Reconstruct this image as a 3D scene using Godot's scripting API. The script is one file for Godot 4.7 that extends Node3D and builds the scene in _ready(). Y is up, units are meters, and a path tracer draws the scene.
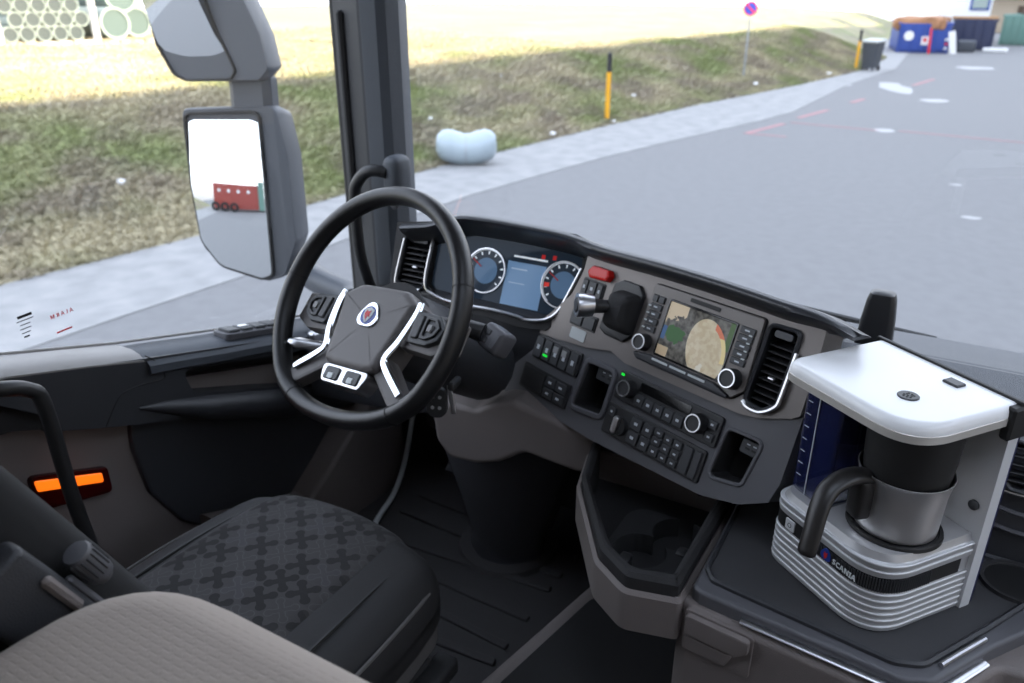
extends Node3D
# Cab of a parked truck seen from the bunk, with the road and a grass bank outside. Cab floor is y = 0, road is y = -1.5, forward is -z.

class MB:
	var v := PackedVector3Array()
	var f := PackedInt32Array()
	var c := PackedColorArray()
	var xf := Transform3D()
	var col := Color.WHITE
	func p(a: Vector3) -> int:
		v.append(xf * a)
		c.append(col)
		return v.size() - 1
	func tri(a: int, b: int, d: int) -> void:
		f.append(a); f.append(b); f.append(d)
	func quad(a: int, b: int, d: int, e: int) -> void:
		tri(a, b, d); tri(a, d, e)
	func fix(f0: int) -> void:
		var vol := 0.0
		for i in range(f0, f.size(), 3):
			vol += v[f[i]].dot(v[f[i + 1]].cross(v[f[i + 2]]))
		if vol < 0.0:
			for i in range(f0, f.size(), 3):
				var t := f[i + 1]
				f[i + 1] = f[i + 2]
				f[i + 2] = t
	# chamfered box
	func box(ctr: Vector3, size: Vector3, bev := 0.002, bas := Basis()) -> void:
		var f0 := f.size()
		var h := size * 0.5
		var b := minf(bev, minf(h.x, minf(h.y, h.z)) * 0.95)
		var id := {}
		for sx in [-1, 1]:
			for sy in [-1, 1]:
				for sz in [-1, 1]:
					var q := Vector3(sx * h.x, sy * h.y, sz * h.z)
					id[[sx, sy, sz, 0]] = p(ctr + bas * (q - Vector3(0, sy * b, sz * b)))
					id[[sx, sy, sz, 1]] = p(ctr + bas * (q - Vector3(sx * b, 0, sz * b)))
					id[[sx, sy, sz, 2]] = p(ctr + bas * (q - Vector3(sx * b, sy * b, 0)))
					var k: Array = [id[[sx, sy, sz, 0]], id[[sx, sy, sz, 1]], id[[sx, sy, sz, 2]]]
					if sx * sy * sz > 0: tri(k[0], k[1], k[2])
					else: tri(k[0], k[2], k[1])
		for a in 3:
			var u := (a + 1) % 3
			var w := (a + 2) % 3
			for s in [-1, 1]:
				var k := []
				for o in [[-1, -1], [1, -1], [1, 1], [-1, 1]]:
					var key := [0, 0, 0, a]
					key[a] = s; key[u] = o[0]; key[w] = o[1]
					k.append(id[key])
				if s > 0: quad(k[0], k[1], k[2], k[3])
				else: quad(k[3], k[2], k[1], k[0])
			for su in [-1, 1]:
				for sw in [-1, 1]:
					var k1 := [0, 0, 0, u]; var k2 := [0, 0, 0, w]; var k3 := [0, 0, 0, w]; var k4 := [0, 0, 0, u]
					k1[a] = -1; k1[u] = su; k1[w] = sw
					k4[a] = 1; k4[u] = su; k4[w] = sw
					k2[a] = -1; k2[u] = su; k2[w] = sw
					k3[a] = 1; k3[u] = su; k3[w] = sw
					if su * sw > 0: quad(id[k1], id[k2], id[k3], id[k4])
					else: quad(id[k4], id[k3], id[k2], id[k1])
		fix(f0)
	static func inset(poly: PackedVector2Array, d: float) -> PackedVector2Array:
		var out := PackedVector2Array()
		var n := poly.size()
		for i in n:
			var a := (poly[i] - poly[(i + n - 1) % n]).normalized()
			var b := (poly[(i + 1) % n] - poly[i]).normalized()
			var na := Vector2(-a.y, a.x)
			var nb := Vector2(-b.y, b.x)
			var m := (na + nb)
			var l := m.length_squared()
			m = na if l < 0.01 else m * (2.0 / maxf(l, 0.7))
			out.append(poly[i] + m * d)
		return out
	# polygon in local xy pushed along local z, rounded top edge (and bottom when both)
	func prism(poly0: PackedVector2Array, z0: float, z1: float, bev := 0.0, steps := 1, both := false) -> void:
		var f0 := f.size()
		var poly := poly0.duplicate()
		if Geometry2D.is_polygon_clockwise(poly): poly.reverse()
		var n := poly.size()
		var rings := []
		if both and bev > 0.0:
			for k in range(steps, 0, -1):
				var an := PI / 2 * k / steps
				rings.append([inset(poly, bev * (1 - cos(an))), z0 + bev - bev * sin(an)])
			rings.append([poly, z0 + bev])
		else:
			rings.append([poly, z0])
		if bev > 0.0:
			for k in range(0, steps + 1):
				var an := PI / 2 * k / steps
				rings.append([inset(poly, bev * (1 - cos(an))), z1 - bev + bev * sin(an)])
		else:
			rings.append([poly, z1])
		var ids := []
		for r in rings:
			var row := []
			for q in r[0]: row.append(p(Vector3(q.x, q.y, r[1])))
			ids.append(row)
		for k in ids.size() - 1:
			for i in n:
				var j := (i + 1) % n
				quad(ids[k][i], ids[k][j], ids[k + 1][j], ids[k + 1][i])
		for e in [0, ids.size() - 1]:
			var t := Geometry2D.triangulate_polygon(rings[e][0])
			if t.is_empty():
				var mid := Vector2.ZERO
				for q in rings[e][0]: mid += q / n
				var cc := p(Vector3(mid.x, mid.y, rings[e][1]))
				ids[e].append(cc)
				for i in n:
					if e == 0: tri(cc, ids[e][(i + 1) % n], ids[e][i])
					else: tri(cc, ids[e][i], ids[e][(i + 1) % n])
			for i in range(0, t.size(), 3):
				if e == 0: tri(ids[e][t[i]], ids[e][t[i + 1]], ids[e][t[i + 2]])
				else: tri(ids[e][t[i]], ids[e][t[i + 2]], ids[e][t[i + 1]])
		# cap winding from Geometry2D is not promised: orient caps by their normal
		_orient_caps(f0, ids)
		fix(f0)
	func _orient_caps(f0: int, ids: Array) -> void:
		var lo := {}
		var hi := {}
		for a in ids[0]: lo[a] = true
		for a in ids[ids.size() - 1]: hi[a] = true
		var zax := xf.basis.z
		var flip := xf.basis.determinant() < 0
		for i in range(f0, f.size(), 3):
			var l: bool = lo.has(f[i]) and lo.has(f[i + 1]) and lo.has(f[i + 2])
			var h: bool = hi.has(f[i]) and hi.has(f[i + 1]) and hi.has(f[i + 2])
			if l or h:
				var nn := (v[f[i + 1]] - v[f[i]]).cross(v[f[i + 2]] - v[f[i]]).dot(zax)
				if flip: nn = -nn
				if (h and nn < 0) or (l and nn > 0):
					var t := f[i + 1]
					f[i + 1] = f[i + 2]
					f[i + 2] = t
	# frame between two outlines of the same count
	func ring(o: PackedVector2Array, n: PackedVector2Array, z0: float, z1: float, bev := 0.0) -> void:
		var f0 := f.size()
		var oo := o.duplicate()
		var ii := n.duplicate()
		if Geometry2D.is_polygon_clockwise(oo): oo.reverse(); ii.reverse()
		var k := oo.size()
		var rows := []
		var sets := [[oo, z0], [oo, z1 - bev], [inset(oo, bev), z1], [inset(ii, -bev), z1], [ii, z1 - bev], [ii, z0]]
		for s in sets:
			var row := []
			for q in s[0]: row.append(p(Vector3(q.x, q.y, s[1])))
			rows.append(row)
		for r in rows.size():
			var r2 := (r + 1) % rows.size()
			for i in k:
				var j := (i + 1) % k
				quad(rows[r][i], rows[r][j], rows[r2][j], rows[r2][i])
		fix(f0)
	# profile (radius, z) turned about local z
	func lathe(prof: Array, segs := 24, close := false) -> void:
		var f0 := f.size()
		var rows := []
		for q in prof:
			var row := []
			if q.x < 0.00001:
				row.append(p(Vector3(0, 0, q.y)))
			else:
				for i in segs:
					var a := TAU * i / segs
					row.append(p(Vector3(cos(a) * q.x, sin(a) * q.x, q.y)))
			rows.append(row)
		var m := rows.size()
		for r in (m if close else m - 1):
			var A: Array = rows[r]
			var B: Array = rows[(r + 1) % m]
			for i in segs:
				var j := (i + 1) % segs
				if A.size() == 1 and B.size() == 1: continue
				if A.size() == 1: tri(A[0], B[j], B[i])
				elif B.size() == 1: tri(A[i], A[j], B[0])
				else: quad(A[i], A[j], B[j], B[i])
		if not close:
			for e in [0, m - 1]:
				if rows[e].size() > 1:
					var ctr := p(Vector3(0, 0, prof[e].y))
					for i in segs:
						var j := (i + 1) % segs
						if e == 0: tri(ctr, rows[e][j], rows[e][i])
						else: tri(ctr, rows[e][i], rows[e][j])
		fix(f0)
	func loft(rings: Array, closed := false, caps := true) -> void:
		var f0 := f.size()
		var rows := []
		for r in rings:
			var row := []
			for q in r: row.append(p(q))
			rows.append(row)
		var n: int = rows[0].size()
		for k in (rows.size() if closed else rows.size() - 1):
			var k2 := (k + 1) % rows.size()
			for i in n:
				var j := (i + 1) % n
				quad(rows[k][i], rows[k][j], rows[k2][j], rows[k2][i])
		if caps and not closed:
			for e in [0, rows.size() - 1]:
				var s := Vector3.ZERO
				for q in rings[e]: s += q
				var ctr := p(s / n)
				for i in n:
					var j := (i + 1) % n
					if e == 0: tri(ctr, rows[e][j], rows[e][i])
					else: tri(ctr, rows[e][i], rows[e][j])
		fix(f0)
	func tube(path: Array, rad, segs := 10, closed := false, sq := Vector2.ONE, upv := Vector3.ZERO) -> void:
		var n := path.size()
		var rings := []
		var up := Vector3.UP
		for i in n:
			var a: Vector3 = path[(i + n - 1) % n] if closed or i > 0 else path[0]
			var b: Vector3 = path[(i + 1) % n] if closed or i < n - 1 else path[n - 1]
			var t := (b - a).normalized()
			if upv != Vector3.ZERO: up = upv
			elif i == 0: up = Vector3.UP if absf(t.y) < 0.9 else Vector3.RIGHT
			var side := t.cross(up).normalized()
			up = side.cross(t).normalized()
			var r: float = rad[i] if rad is Array else rad
			var ring_ := []
			for k in segs:
				var an := TAU * k / segs
				ring_.append(path[i] + side * (cos(an) * r * sq.x) + up * (sin(an) * r * sq.y))
			rings.append(ring_)
		loft(rings, closed, true)
	# box with round edges, bent by an optional function
	func rbox(ctr: Vector3, half: Vector3, r: float, n := 8, bend = null) -> void:
		var f0 := f.size()
		var ids := {}
		var prm := []
		for i in n + 1:
			prm.append(-1.0 + 2.0 * i / n)
		for a in 3:
			var u := (a + 1) % 3
			var w := (a + 2) % 3
			for s in [-1.0, 1.0]:
				var g := []
				for i in n + 1:
					var row := []
					for j in n + 1:
						var q := Vector3.ZERO
						q[a] = s * half[a]
						q[u] = _warp(prm[i], half[u], r)
						q[w] = _warp(prm[j], half[w], r)
						var inn := Vector3(clampf(q.x, -half.x + r, half.x - r), clampf(q.y, -half.y + r, half.y - r), clampf(q.z, -half.z + r, half.z - r))
						var d := q - inn
						var o := inn + d.normalized() * r
						if bend != null: o = bend.call(o)
						var key := (o * 100000.0).round()
						if not ids.has(key): ids[key] = p(ctr + o)
						row.append(ids[key])
					g.append(row)
				for i in n:
					for j in n:
						if s > 0: quad(g[i][j], g[i + 1][j], g[i + 1][j + 1], g[i][j + 1])
						else: quad(g[i][j + 1], g[i + 1][j + 1], g[i + 1][j], g[i][j])
		fix(f0)
	func _warp(t: float, h: float, r: float) -> float:
		# half of the steps go to the rounded ends
		var e := 0.45
		if absf(t) <= e: return t / e * (h - r)
		return signf(t) * ((h - r) + (absf(t) - e) / (1.0 - e) * r)
	func mesh(off: Vector3, ang := 38.0, colors := false, uvs = null) -> ArrayMesh:
		var lim := cos(deg_to_rad(ang))
		var nf := f.size() / 3
		var fn := PackedVector3Array()
		fn.resize(nf)
		var inc := {}
		var keys := PackedInt32Array()
		keys.resize(v.size())
		var kid := {}
		for i in v.size():
			var k := Vector3i((v[i] * 20000.0).round())
			if not kid.has(k): kid[k] = kid.size()
			keys[i] = kid[k]
		for i in nf:
			var a := v[f[i * 3]]
			fn[i] = (v[f[i * 3 + 1]] - a).cross(v[f[i * 3 + 2]] - a)
			for e in 3:
				var k := keys[f[i * 3 + e]]
				if not inc.has(k): inc[k] = PackedInt32Array()
				inc[k].append(i)
		var un := PackedVector3Array()
		un.resize(nf)
		for i in nf: un[i] = fn[i].normalized()
		var ov := PackedVector3Array()
		var on := PackedVector3Array()
		var oc := PackedColorArray()
		var ou := PackedVector2Array()
		for i in nf:
			if fn[i].length_squared() < 1e-22: continue
			for e in [0, 2, 1]:
				var k := f[i * 3 + e]
				var s := Vector3.ZERO
				for j in inc[keys[k]]:
					if un[j].dot(un[i]) > lim: s += fn[j]
				ov.append(v[k] - off)
				on.append(s.normalized() if s.length_squared() > 0 else un[i])
				if colors: oc.append(c[k])
				if uvs != null: ou.append(uvs.call(v[k]))
		var arr := []
		arr.resize(Mesh.ARRAY_MAX)
		arr[Mesh.ARRAY_VERTEX] = ov
		arr[Mesh.ARRAY_NORMAL] = on
		if colors: arr[Mesh.ARRAY_COLOR] = oc
		if uvs != null: arr[Mesh.ARRAY_TEX_UV] = ou
		var m := ArrayMesh.new()
		m.add_surface_from_arrays(Mesh.PRIMITIVE_TRIANGLES, arr)
		return m

# ---------------------------------------------------------------- helpers
var M := {}
var used := {}
var rng := RandomNumberGenerator.new()
const ZUP := Basis(Vector3(1, 0, 0), Vector3(0, 0, -1), Vector3(0, 1, 0))  # local z points up

func numbered(n: String) -> String:
	used[n] = used.get(n, -1) + 1
	return n if used[n] == 0 else "%s_%03d" % [n, used[n]]
func thing(called: String, label: String, category: String, at := Vector3.ZERO, group := "", kind := "") -> Node3D:
	var o := Node3D.new()
	o.name = numbered(called)
	add_child(o)
	o.position = at
	tag(o, label, category, group, kind)
	return o
func tag(o: Node, label: String, category: String, group := "", kind := "") -> void:
	o.set_meta("label", label)
	if category: o.set_meta("category", category)
	if group: o.set_meta("group", group)
	if kind: o.set_meta("kind", kind)
func base_of(o: Node) -> Vector3:
	var s := Vector3.ZERO
	while o != self and o != null:
		s += (o as Node3D).position
		o = o.get_parent()
	return s
func part(called: String, mb: MB, m: Material, parent: Node, ang := 38.0, label := "", colors := false, uvs = null) -> MeshInstance3D:
	var o := MeshInstance3D.new()
	o.name = called
	o.mesh = mb.mesh(base_of(parent), ang, colors, uvs)
	o.material_override = m
	parent.add_child(o, true)
	if label: o.set_meta("label", label)
	return o
func solo(called: String, mb: MB, m: Material, label: String, category: String, group := "", kind := "", at := Vector3.ZERO, ang := 38.0, colors := false) -> MeshInstance3D:
	var o := MeshInstance3D.new()
	o.name = numbered(called)
	o.mesh = mb.mesh(at, ang, colors)
	o.material_override = m
	o.position = at
	add_child(o)
	tag(o, label, category, group, kind)
	return o
func fr(t := Transform3D()) -> MB:
	var m := MB.new()
	m.xf = t
	return m
func V2(a: Array) -> PackedVector2Array:
	var o := PackedVector2Array()
	for i in range(0, a.size(), 2): o.append(Vector2(a[i], a[i + 1]))
	return o
func rr(x0: float, y0: float, x1: float, y1: float, r: float, seg := 4) -> PackedVector2Array:
	var o := PackedVector2Array()
	for k in [[x1 - r, y1 - r, 0], [x0 + r, y1 - r, 1], [x0 + r, y0 + r, 2], [x1 - r, y0 + r, 3]]:
		for i in seg + 1:
			var a: float = PI / 2 * (k[2] + float(i) / seg)
			o.append(Vector2(k[0] + cos(a) * r, k[1] + sin(a) * r))
	return o
# rounds the corners of an outline, r one radius or one for each corner
func rounded(pts: PackedVector2Array, r, seg := 4) -> PackedVector2Array:
	var o := PackedVector2Array()
	var n := pts.size()
	for i in n:
		var a := pts[(i + n - 1) % n]
		var b := pts[i]
		var c := pts[(i + 1) % n]
		var rad: float = r[i] if r is Array else r
		if rad <= 0.0:
			o.append(b)
			continue
		var d1 := (a - b).normalized()
		var d2 := (c - b).normalized()
		var half := acos(clampf(d1.dot(d2), -0.999, 0.999)) / 2
		var l := minf(rad / tan(half), 0.49 * minf((a - b).length(), (c - b).length()))
		for k in seg + 1:
			var t := float(k) / seg
			var q1 := b + d1 * l
			var q2 := b + d2 * l
			o.append(q1.lerp(b, t).lerp(b.lerp(q2, t), t))
	return o
func smooth3(pts: Array, per := 6, closed := false) -> Array:
	var o := []
	var n := pts.size()
	for i in (n if closed else n - 1):
		var a: Vector3 = pts[(i + n - 1) % n] if closed or i > 0 else pts[0]
		var b: Vector3 = pts[i]
		var c: Vector3 = pts[(i + 1) % n]
		var d: Vector3 = pts[(i + 2) % n] if closed or i < n - 2 else pts[n - 1]
		for k in per:
			o.append(b.cubic_interpolate(c, a, d, float(k) / per))
	if not closed: o.append(pts[n - 1])
	return o
func on(t: Transform3D, pts: Array) -> Array:
	var o := []
	for q in pts: o.append(t * q)
	return o
func mat(called: String, c: Color, rough := 0.6, metal := 0.0, nrm: Texture2D = null, nscale := 0.4, tri := 20.0) -> StandardMaterial3D:
	var m := StandardMaterial3D.new()
	m.resource_name = called
	m.albedo_color = c
	m.roughness = rough
	m.metallic = metal
	if nrm:
		m.normal_enabled = true
		m.normal_texture = nrm
		m.normal_scale = nscale
		m.uv1_triplanar = true
		m.uv1_world_triplanar = true
		m.uv1_scale = Vector3.ONE * tri
	M[called] = m
	return m
func noise_tex(freq: float, seed_: int, size := 256, normal := false, bump := 4.0, oct := 4, ramp: Gradient = null) -> NoiseTexture2D:
	var n := FastNoiseLite.new()
	n.noise_type = FastNoiseLite.TYPE_SIMPLEX_SMOOTH
	n.frequency = freq
	n.seed = seed_
	n.fractal_octaves = oct
	var t := NoiseTexture2D.new()
	t.width = size
	t.height = size
	t.seamless = true
	t.noise = n
	t.as_normal_map = normal
	t.bump_strength = bump
	if ramp: t.color_ramp = ramp
	return t
func ramp(a: Array) -> Gradient:
	var g := Gradient.new()
	var off := PackedFloat32Array()
	var cs := PackedColorArray()
	for q in a:
		off.append(q[0]); cs.append(q[1])
	g.offsets = off
	g.colors = cs
	return g
func grey(x: float, warm := 0.0) -> Color:
	return Color(x + warm, x, x - warm)
func text(called: String, s: String, size: float, t: Transform3D, m: Material, parent: Node, depth := 0.0006, serif := false, bold := true) -> void:
	var tm := TextMesh.new()
	var fo := SystemFont.new()
	fo.font_names = PackedStringArray(["Droid Serif" if serif else "Droid Sans"])
	fo.font_weight = 700 if bold else 400
	tm.font = fo
	tm.text = s
	tm.font_size = 32
	tm.pixel_size = size / 32.0
	tm.depth = depth
	tm.curve_step = 2.0
	var o := MeshInstance3D.new()
	o.name = called
	o.mesh = tm
	o.material_override = m
	parent.add_child(o, true)
	o.transform = Transform3D(t.basis, t.origin - base_of(parent))

# ---------------------------------------------------------------- materials
func weave_image() -> Image:
	# short raised strokes set in staggered steps
	var im := Image.create(128, 128, false, Image.FORMAT_RGBA8)
	for y in 128:
		for x in 128:
			var row := y / 16
			var xx := (x + row * 12) % 32
			var h := 0.62 + 0.12 * sin(x * TAU / 4.0) * sin(y * TAU / 4.0)
			var yy := y % 16
			if (xx < 22 and yy in [6, 7, 8]) or (xx in [20, 21, 22, 23] and yy < 8 and yy > 1) or (xx in [0, 1, 2] and yy >= 8 and yy < 14):
				h = 0.12
			im.set_pixel(x, y, Color(h, h, h))
	return im
func seat_image() -> Image:
	var n := 512
	var im := Image.create(n, n, false, Image.FORMAT_RGBA8)
	var r := RandomNumberGenerator.new()
	r.seed = 5
	var dark := []
	for i in 16: dark.append(0)
	for k in [0, 2, 5, 7, 8, 10, 13, 15, 6]: dark[k] = 1
	for k in [3, 9]: dark[k] = 2
	for y in n:
		for x in n:
			var best := 10.0
			var kind := 0
			for oj in [-1, 0, 1]:
				for oi in [-1, 0, 1]:
					var ci: int = floori(x / 128.0) + oi
					var cj: int = floori(y / 128.0) + oj
					var px: float = (x - (ci + 0.5) * 128.0) / 128.0
					var py: float = (y - (cj + 0.5) * 128.0) / 128.0
					var q: Vector2 = Vector2(px + py * 0.25, py - px * 0.25)
					if (ci + cj) % 2 != 0: q = Vector2(-q.y, q.x)
					var d := 10.0
					for c in [Vector2(0.39, 0.19), Vector2(-0.39, -0.19), Vector2(0.19, -0.39), Vector2(-0.19, 0.39)]:
						d = minf(d, (q - c).length() - 0.185)
						var t := clampf(q.dot(c) / c.length_squared(), 0, 1)
						d = minf(d, (q - c * t).length() - 0.13)
					if d < best:
						best = d
						kind = dark[posmod(cj, 4) * 4 + posmod(ci, 4)]
			var col := Color(0.040, 0.038, 0.038)
			if best < 0.0:
				if kind == 1: col = Color(0.012, 0.011, 0.011)
				elif kind == 2: col = Color(0.044, 0.042, 0.045)
			if kind != 1 and absf(best + 0.035) < 0.013: col = Color(0.062, 0.060, 0.062)
			var g := 0.93 + 0.14 * r.randf()
			im.set_pixel(x, y, Color(col.r * g, col.g * g, col.b * g).linear_to_srgb())
	return im
func display_image() -> Image:
	# instrument display: two round dials, a blue middle field, red lamps
	var w := 600
	var h := 300
	var im := Image.create(w, h, false, Image.FORMAT_RGBA8)
	for y in h:
		for x in w:
			var u := x / float(w)
			var vv := y / float(h)
			var c := Color(0.020, 0.030, 0.045)
			if u > 0.52 and u < 0.78 and vv > 0.36 and vv < 0.86: c = Color(0.16, 0.27, 0.42)
			if u > 0.55 and u < 0.78 and absf(vv - 0.30) < 0.012: c = Color(0.85, 0.9, 0.95)
			for d in [[0.38, 0.525], [0.905, 0.525]]:
				var q := Vector2((u - d[0]) * 1.886, vv - d[1])
				var rad := q.length()
				var an := atan2(q.y, q.x)
				if rad < 0.26: c = Color(0.03, 0.04, 0.055)
				if rad < 0.15: c = Color(0.10, 0.17, 0.27)
				if absf(rad - 0.25) < 0.012 and not (an > 0.6 and an < 2.2): c = Color(0.75, 0.8, 0.86)
				if rad > 0.19 and rad < 0.228 and absf(fposmod(an * 7.0 / PI, 1.0) - 0.5) < 0.10 and not (an > 0.7 and an < 2.2): c = Color(0.8, 0.85, 0.9)
				if rad > 0.165 and rad < 0.23 and an > 2.9 and an < 3.14: c = Color(0.75, 0.06, 0.05)
			for d in [[0.745, 0.26], [0.818, 0.25]]:
				if absf(u - d[0]) < 0.012 and absf(vv - d[1]) < 0.025: c = Color(0.5, 0.03, 0.03)
			# lines of small writing on the middle field
			if u > 0.55 and u < 0.66 and (absf(vv - 0.44) < 0.008 or absf(vv - 0.60) < 0.006): c = Color(0.35, 0.45, 0.56)
			im.set_pixel(x, y, c.linear_to_srgb())
	return im
func reflection_image() -> Image:
	# reflection painted into the middle screen: a sandy oval with a red and yellow rim among green and grey patches
	var w := 320
	var h := 224
	var im := Image.create(w, h, false, Image.FORMAT_RGBA8)
	var n := FastNoiseLite.new()
	n.seed = 9
	n.frequency = 0.03
	n.fractal_octaves = 3
	for y in h:
		for x in w:
			var u := x / float(w)
			var vv := y / float(h)
			var k := n.get_noise_2d(x, y)
			var c := Color(0.07, 0.065, 0.06).lerp(Color(0.20, 0.19, 0.165), clampf(0.5 + k, 0, 1))
			if u < 0.30 and vv < 0.36 - u * 0.6 + k * 0.1: c = Color(0.70, 0.56, 0.38)
			if Vector2(u - 0.20, (vv - 0.55)).length() < 0.15 + k * 0.05: c = Color(0.05, 0.14, 0.045)
			if u < 0.06 and vv > 0.45 and vv < 0.7: c = Color(0.06, 0.14, 0.30)
			if u < 0.17 and vv > 0.82: c = Color(0.66, 0.52, 0.34)
			if u > 0.93 and vv < 0.5: c = Color(0.09, 0.15, 0.06)
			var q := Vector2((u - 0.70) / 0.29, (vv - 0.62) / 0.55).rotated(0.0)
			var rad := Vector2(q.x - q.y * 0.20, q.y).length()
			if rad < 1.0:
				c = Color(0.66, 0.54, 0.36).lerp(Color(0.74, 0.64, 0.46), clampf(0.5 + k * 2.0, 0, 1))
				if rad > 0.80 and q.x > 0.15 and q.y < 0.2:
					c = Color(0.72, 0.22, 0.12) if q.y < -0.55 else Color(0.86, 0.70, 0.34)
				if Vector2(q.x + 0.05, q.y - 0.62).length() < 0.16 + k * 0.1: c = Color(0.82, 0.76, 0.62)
			im.set_pixel(x, y, c.linear_to_srgb())
	return im
func tex(im: Image) -> ImageTexture:
	return ImageTexture.create_from_image(im)
func screen_mat(called: String, im: Image, glow: float) -> void:
	var m := mat(called, Color.WHITE, 0.06)
	m.albedo_texture = tex(im)
	m.emission_enabled = true
	m.emission_texture = m.albedo_texture
	m.emission_operator = BaseMaterial3D.EMISSION_OP_ADD
	m.emission = Color.BLACK
	m.emission_energy_multiplier = glow
	m.texture_repeat = false
	m.metallic_specular = 0.25
func materials() -> void:
	var grain := noise_tex(0.16, 1, 256, true, 5.0, 3)
	var fine := noise_tex(0.3, 2, 256, true, 6.0, 2)
	mat("dark_plastic", Color(0.205, 0.21, 0.225), 0.48, 0, grain, 0.35, 14)
	mat("hood_skin", Color(0.20, 0.205, 0.22), 0.30, 0, grain, 0.25, 14)
	mat("black_plastic", Color(0.155, 0.155, 0.160), 0.42, 0, fine, 0.2, 16)
	mat("gloss_black", Color(0.06, 0.06, 0.065), 0.12)
	mat("soft_black", Color(0.155, 0.153, 0.158), 0.75, 0, grain, 0.5, 12)
	mat("fascia_grey", Color(0.47, 0.445, 0.43), 0.40, 0.25, fine, 0.12, 16)
	mat("lower_fascia", Color(0.345, 0.345, 0.36), 0.46, 0.1, fine, 0.15, 16)
	mat("pad", Color(0.265, 0.285, 0.315), 0.55, 0, grain, 0.6, 12)
	mat("sill_pad", Color(0.62, 0.61, 0.60), 0.62, 0, grain, 0.5, 12)
	mat("beige_plastic", Color(0.46, 0.43, 0.418), 0.6, 0, grain, 0.4, 12)
	mat("rubber", Color(0.225, 0.218, 0.22), 0.62, 0, grain, 0.7, 9)
	mat("gaiter_plastic", Color(0.27, 0.27, 0.285), 0.55, 0, grain, 0.4, 12)
	mat("tray_mat", Color(0.225, 0.225, 0.235), 0.65, 0, fine, 0.6, 22)
	mat("carpet", Color(0.165, 0.165, 0.17), 0.95, 0, fine, 1.2, 26)
	mat("button", Color(0.235, 0.24, 0.25), 0.5)
	mat("chrome", Color(0.86, 0.87, 0.88), 0.12, 1.0)
	mat("satin_chrome", Color(0.80, 0.80, 0.81), 0.28, 1.0)
	mat("leather", Color(0.10, 0.10, 0.105), 0.36, 0, grain, 0.35, 22)
	mat("hub", Color(0.37, 0.355, 0.35), 0.5, 0, grain, 0.3, 20)
	mat("white_print", Color(0.80, 0.82, 0.84), 0.6)
	mat("red_plastic", Color(0.80, 0.10, 0.08), 0.35)
	mat("headliner", Color(0.64, 0.62, 0.60), 0.9, 0, fine, 0.4, 10)
	mat("label_white", Color(0.78, 0.80, 0.80), 0.6)
	# coffee machine
	mat("machine_silver", Color(0.70, 0.70, 0.705), 0.32, 0.40)
	mat("machine_trim", Color(0.80, 0.785, 0.76), 0.40, 0.40)
	mat("machine_light", Color(0.84, 0.845, 0.85), 0.36, 0.20)
	mat("machine_lid", Color(0.94, 0.945, 0.95), 0.30, 0.0)
	mat("steel", Color(0.94, 0.93, 0.92), 0.36, 1.0, noise_tex(0.02, 3, 256, true, 3.0, 2), 0.06, 3)
	mat("handle_black", Color(0.14, 0.132, 0.128), 0.38)
	mat("matte_black", Color(0.09, 0.09, 0.092), 0.6)
	var g := mat("tank_plastic", Color(0.13, 0.155, 0.32, 0.62), 0.04)
	g.transparency = BaseMaterial3D.TRANSPARENCY_ALPHA
	# cloth
	var w := weave_image()
	w.bump_map_to_normal_map(3.0)
	var bed := mat("bed_cloth", Color(0.605, 0.565, 0.53), 0.95, 0, tex(w), 0.7, 20)
	bed.rim_enabled = true
	bed.rim = 0.25
	var s := mat("seat_cloth", Color.WHITE, 0.92, 0, fine, 0.6, 3.6)
	s.albedo_texture = tex(seat_image())
	s.normal_enabled = false
	s.uv1_triplanar = true
	s.uv1_world_triplanar = true
	s.uv1_scale = Vector3.ONE * 5.6
	mat("seat_side", Color(0.125, 0.122, 0.125), 0.7, 0, grain, 0.5, 16)
	mat("seat_back", Color(0.105, 0.105, 0.112), 0.85, 0, fine, 1.0, 30)
	mat("seat_skirt", Color(0.36, 0.35, 0.345), 0.9, 0, fine, 0.7, 18)
	# glass and mirrors
	for a in [["glass", 0.03], ["cluster_glass", 0.04]]:
		var m := mat(a[0], Color(0.98, 1.0, 0.99, a[1]), 0.0)
		m.transparency = BaseMaterial3D.TRANSPARENCY_ALPHA
	mat("mirror", Color(0.93, 0.94, 0.94), 0.02, 1.0)
	mat("mirror_shell", Color(0.27, 0.285, 0.31), 0.5, 0, grain, 0.3, 8)
	# screens and lamps
	screen_mat("cluster_screen", display_image(), 0.28)
	screen_mat("reflection_screen", reflection_image(), 0.14)
	for a in [["amber_lens", Color(1.0, 0.46, 0.08), 1.1], ["green_lamp", Color(0.1, 0.9, 0.25), 0.8]]:
		var m := mat(a[0], a[1], 0.3)
		m.emission_enabled = true
		m.emission = a[1]
		m.emission_energy_multiplier = a[2]
	mat("red_lens", Color(0.22, 0.012, 0.015), 0.2)
	# outdoors
	var asph := mat("asphalt", Color.WHITE, 0.85)
	asph.albedo_texture = noise_tex(0.03, 11, 1024, false, 1, 6, ramp([[0.0, Color(0.408, 0.408, 0.411)], [0.5, Color(0.425, 0.425, 0.428)], [1.0, Color(0.442, 0.442, 0.445)]]))
	asph.uv1_triplanar = true
	asph.uv1_world_triplanar = true
	asph.uv1_scale = Vector3.ONE * 0.14
	asph.metallic_specular = 0.4
	var old := mat("old_asphalt", Color.WHITE, 0.9)
	old.albedo_texture = noise_tex(0.02, 12, 512, false, 1, 6, ramp([[0.0, Color(0.475, 0.475, 0.475)], [0.5, Color(0.52, 0.52, 0.52)], [1.0, Color(0.565, 0.56, 0.555)]]))
	old.uv1_triplanar = true
	old.uv1_world_triplanar = true
	old.uv1_scale = Vector3.ONE * 0.2
	var bank := mat("bank_soil", Color.WHITE, 0.95)
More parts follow.
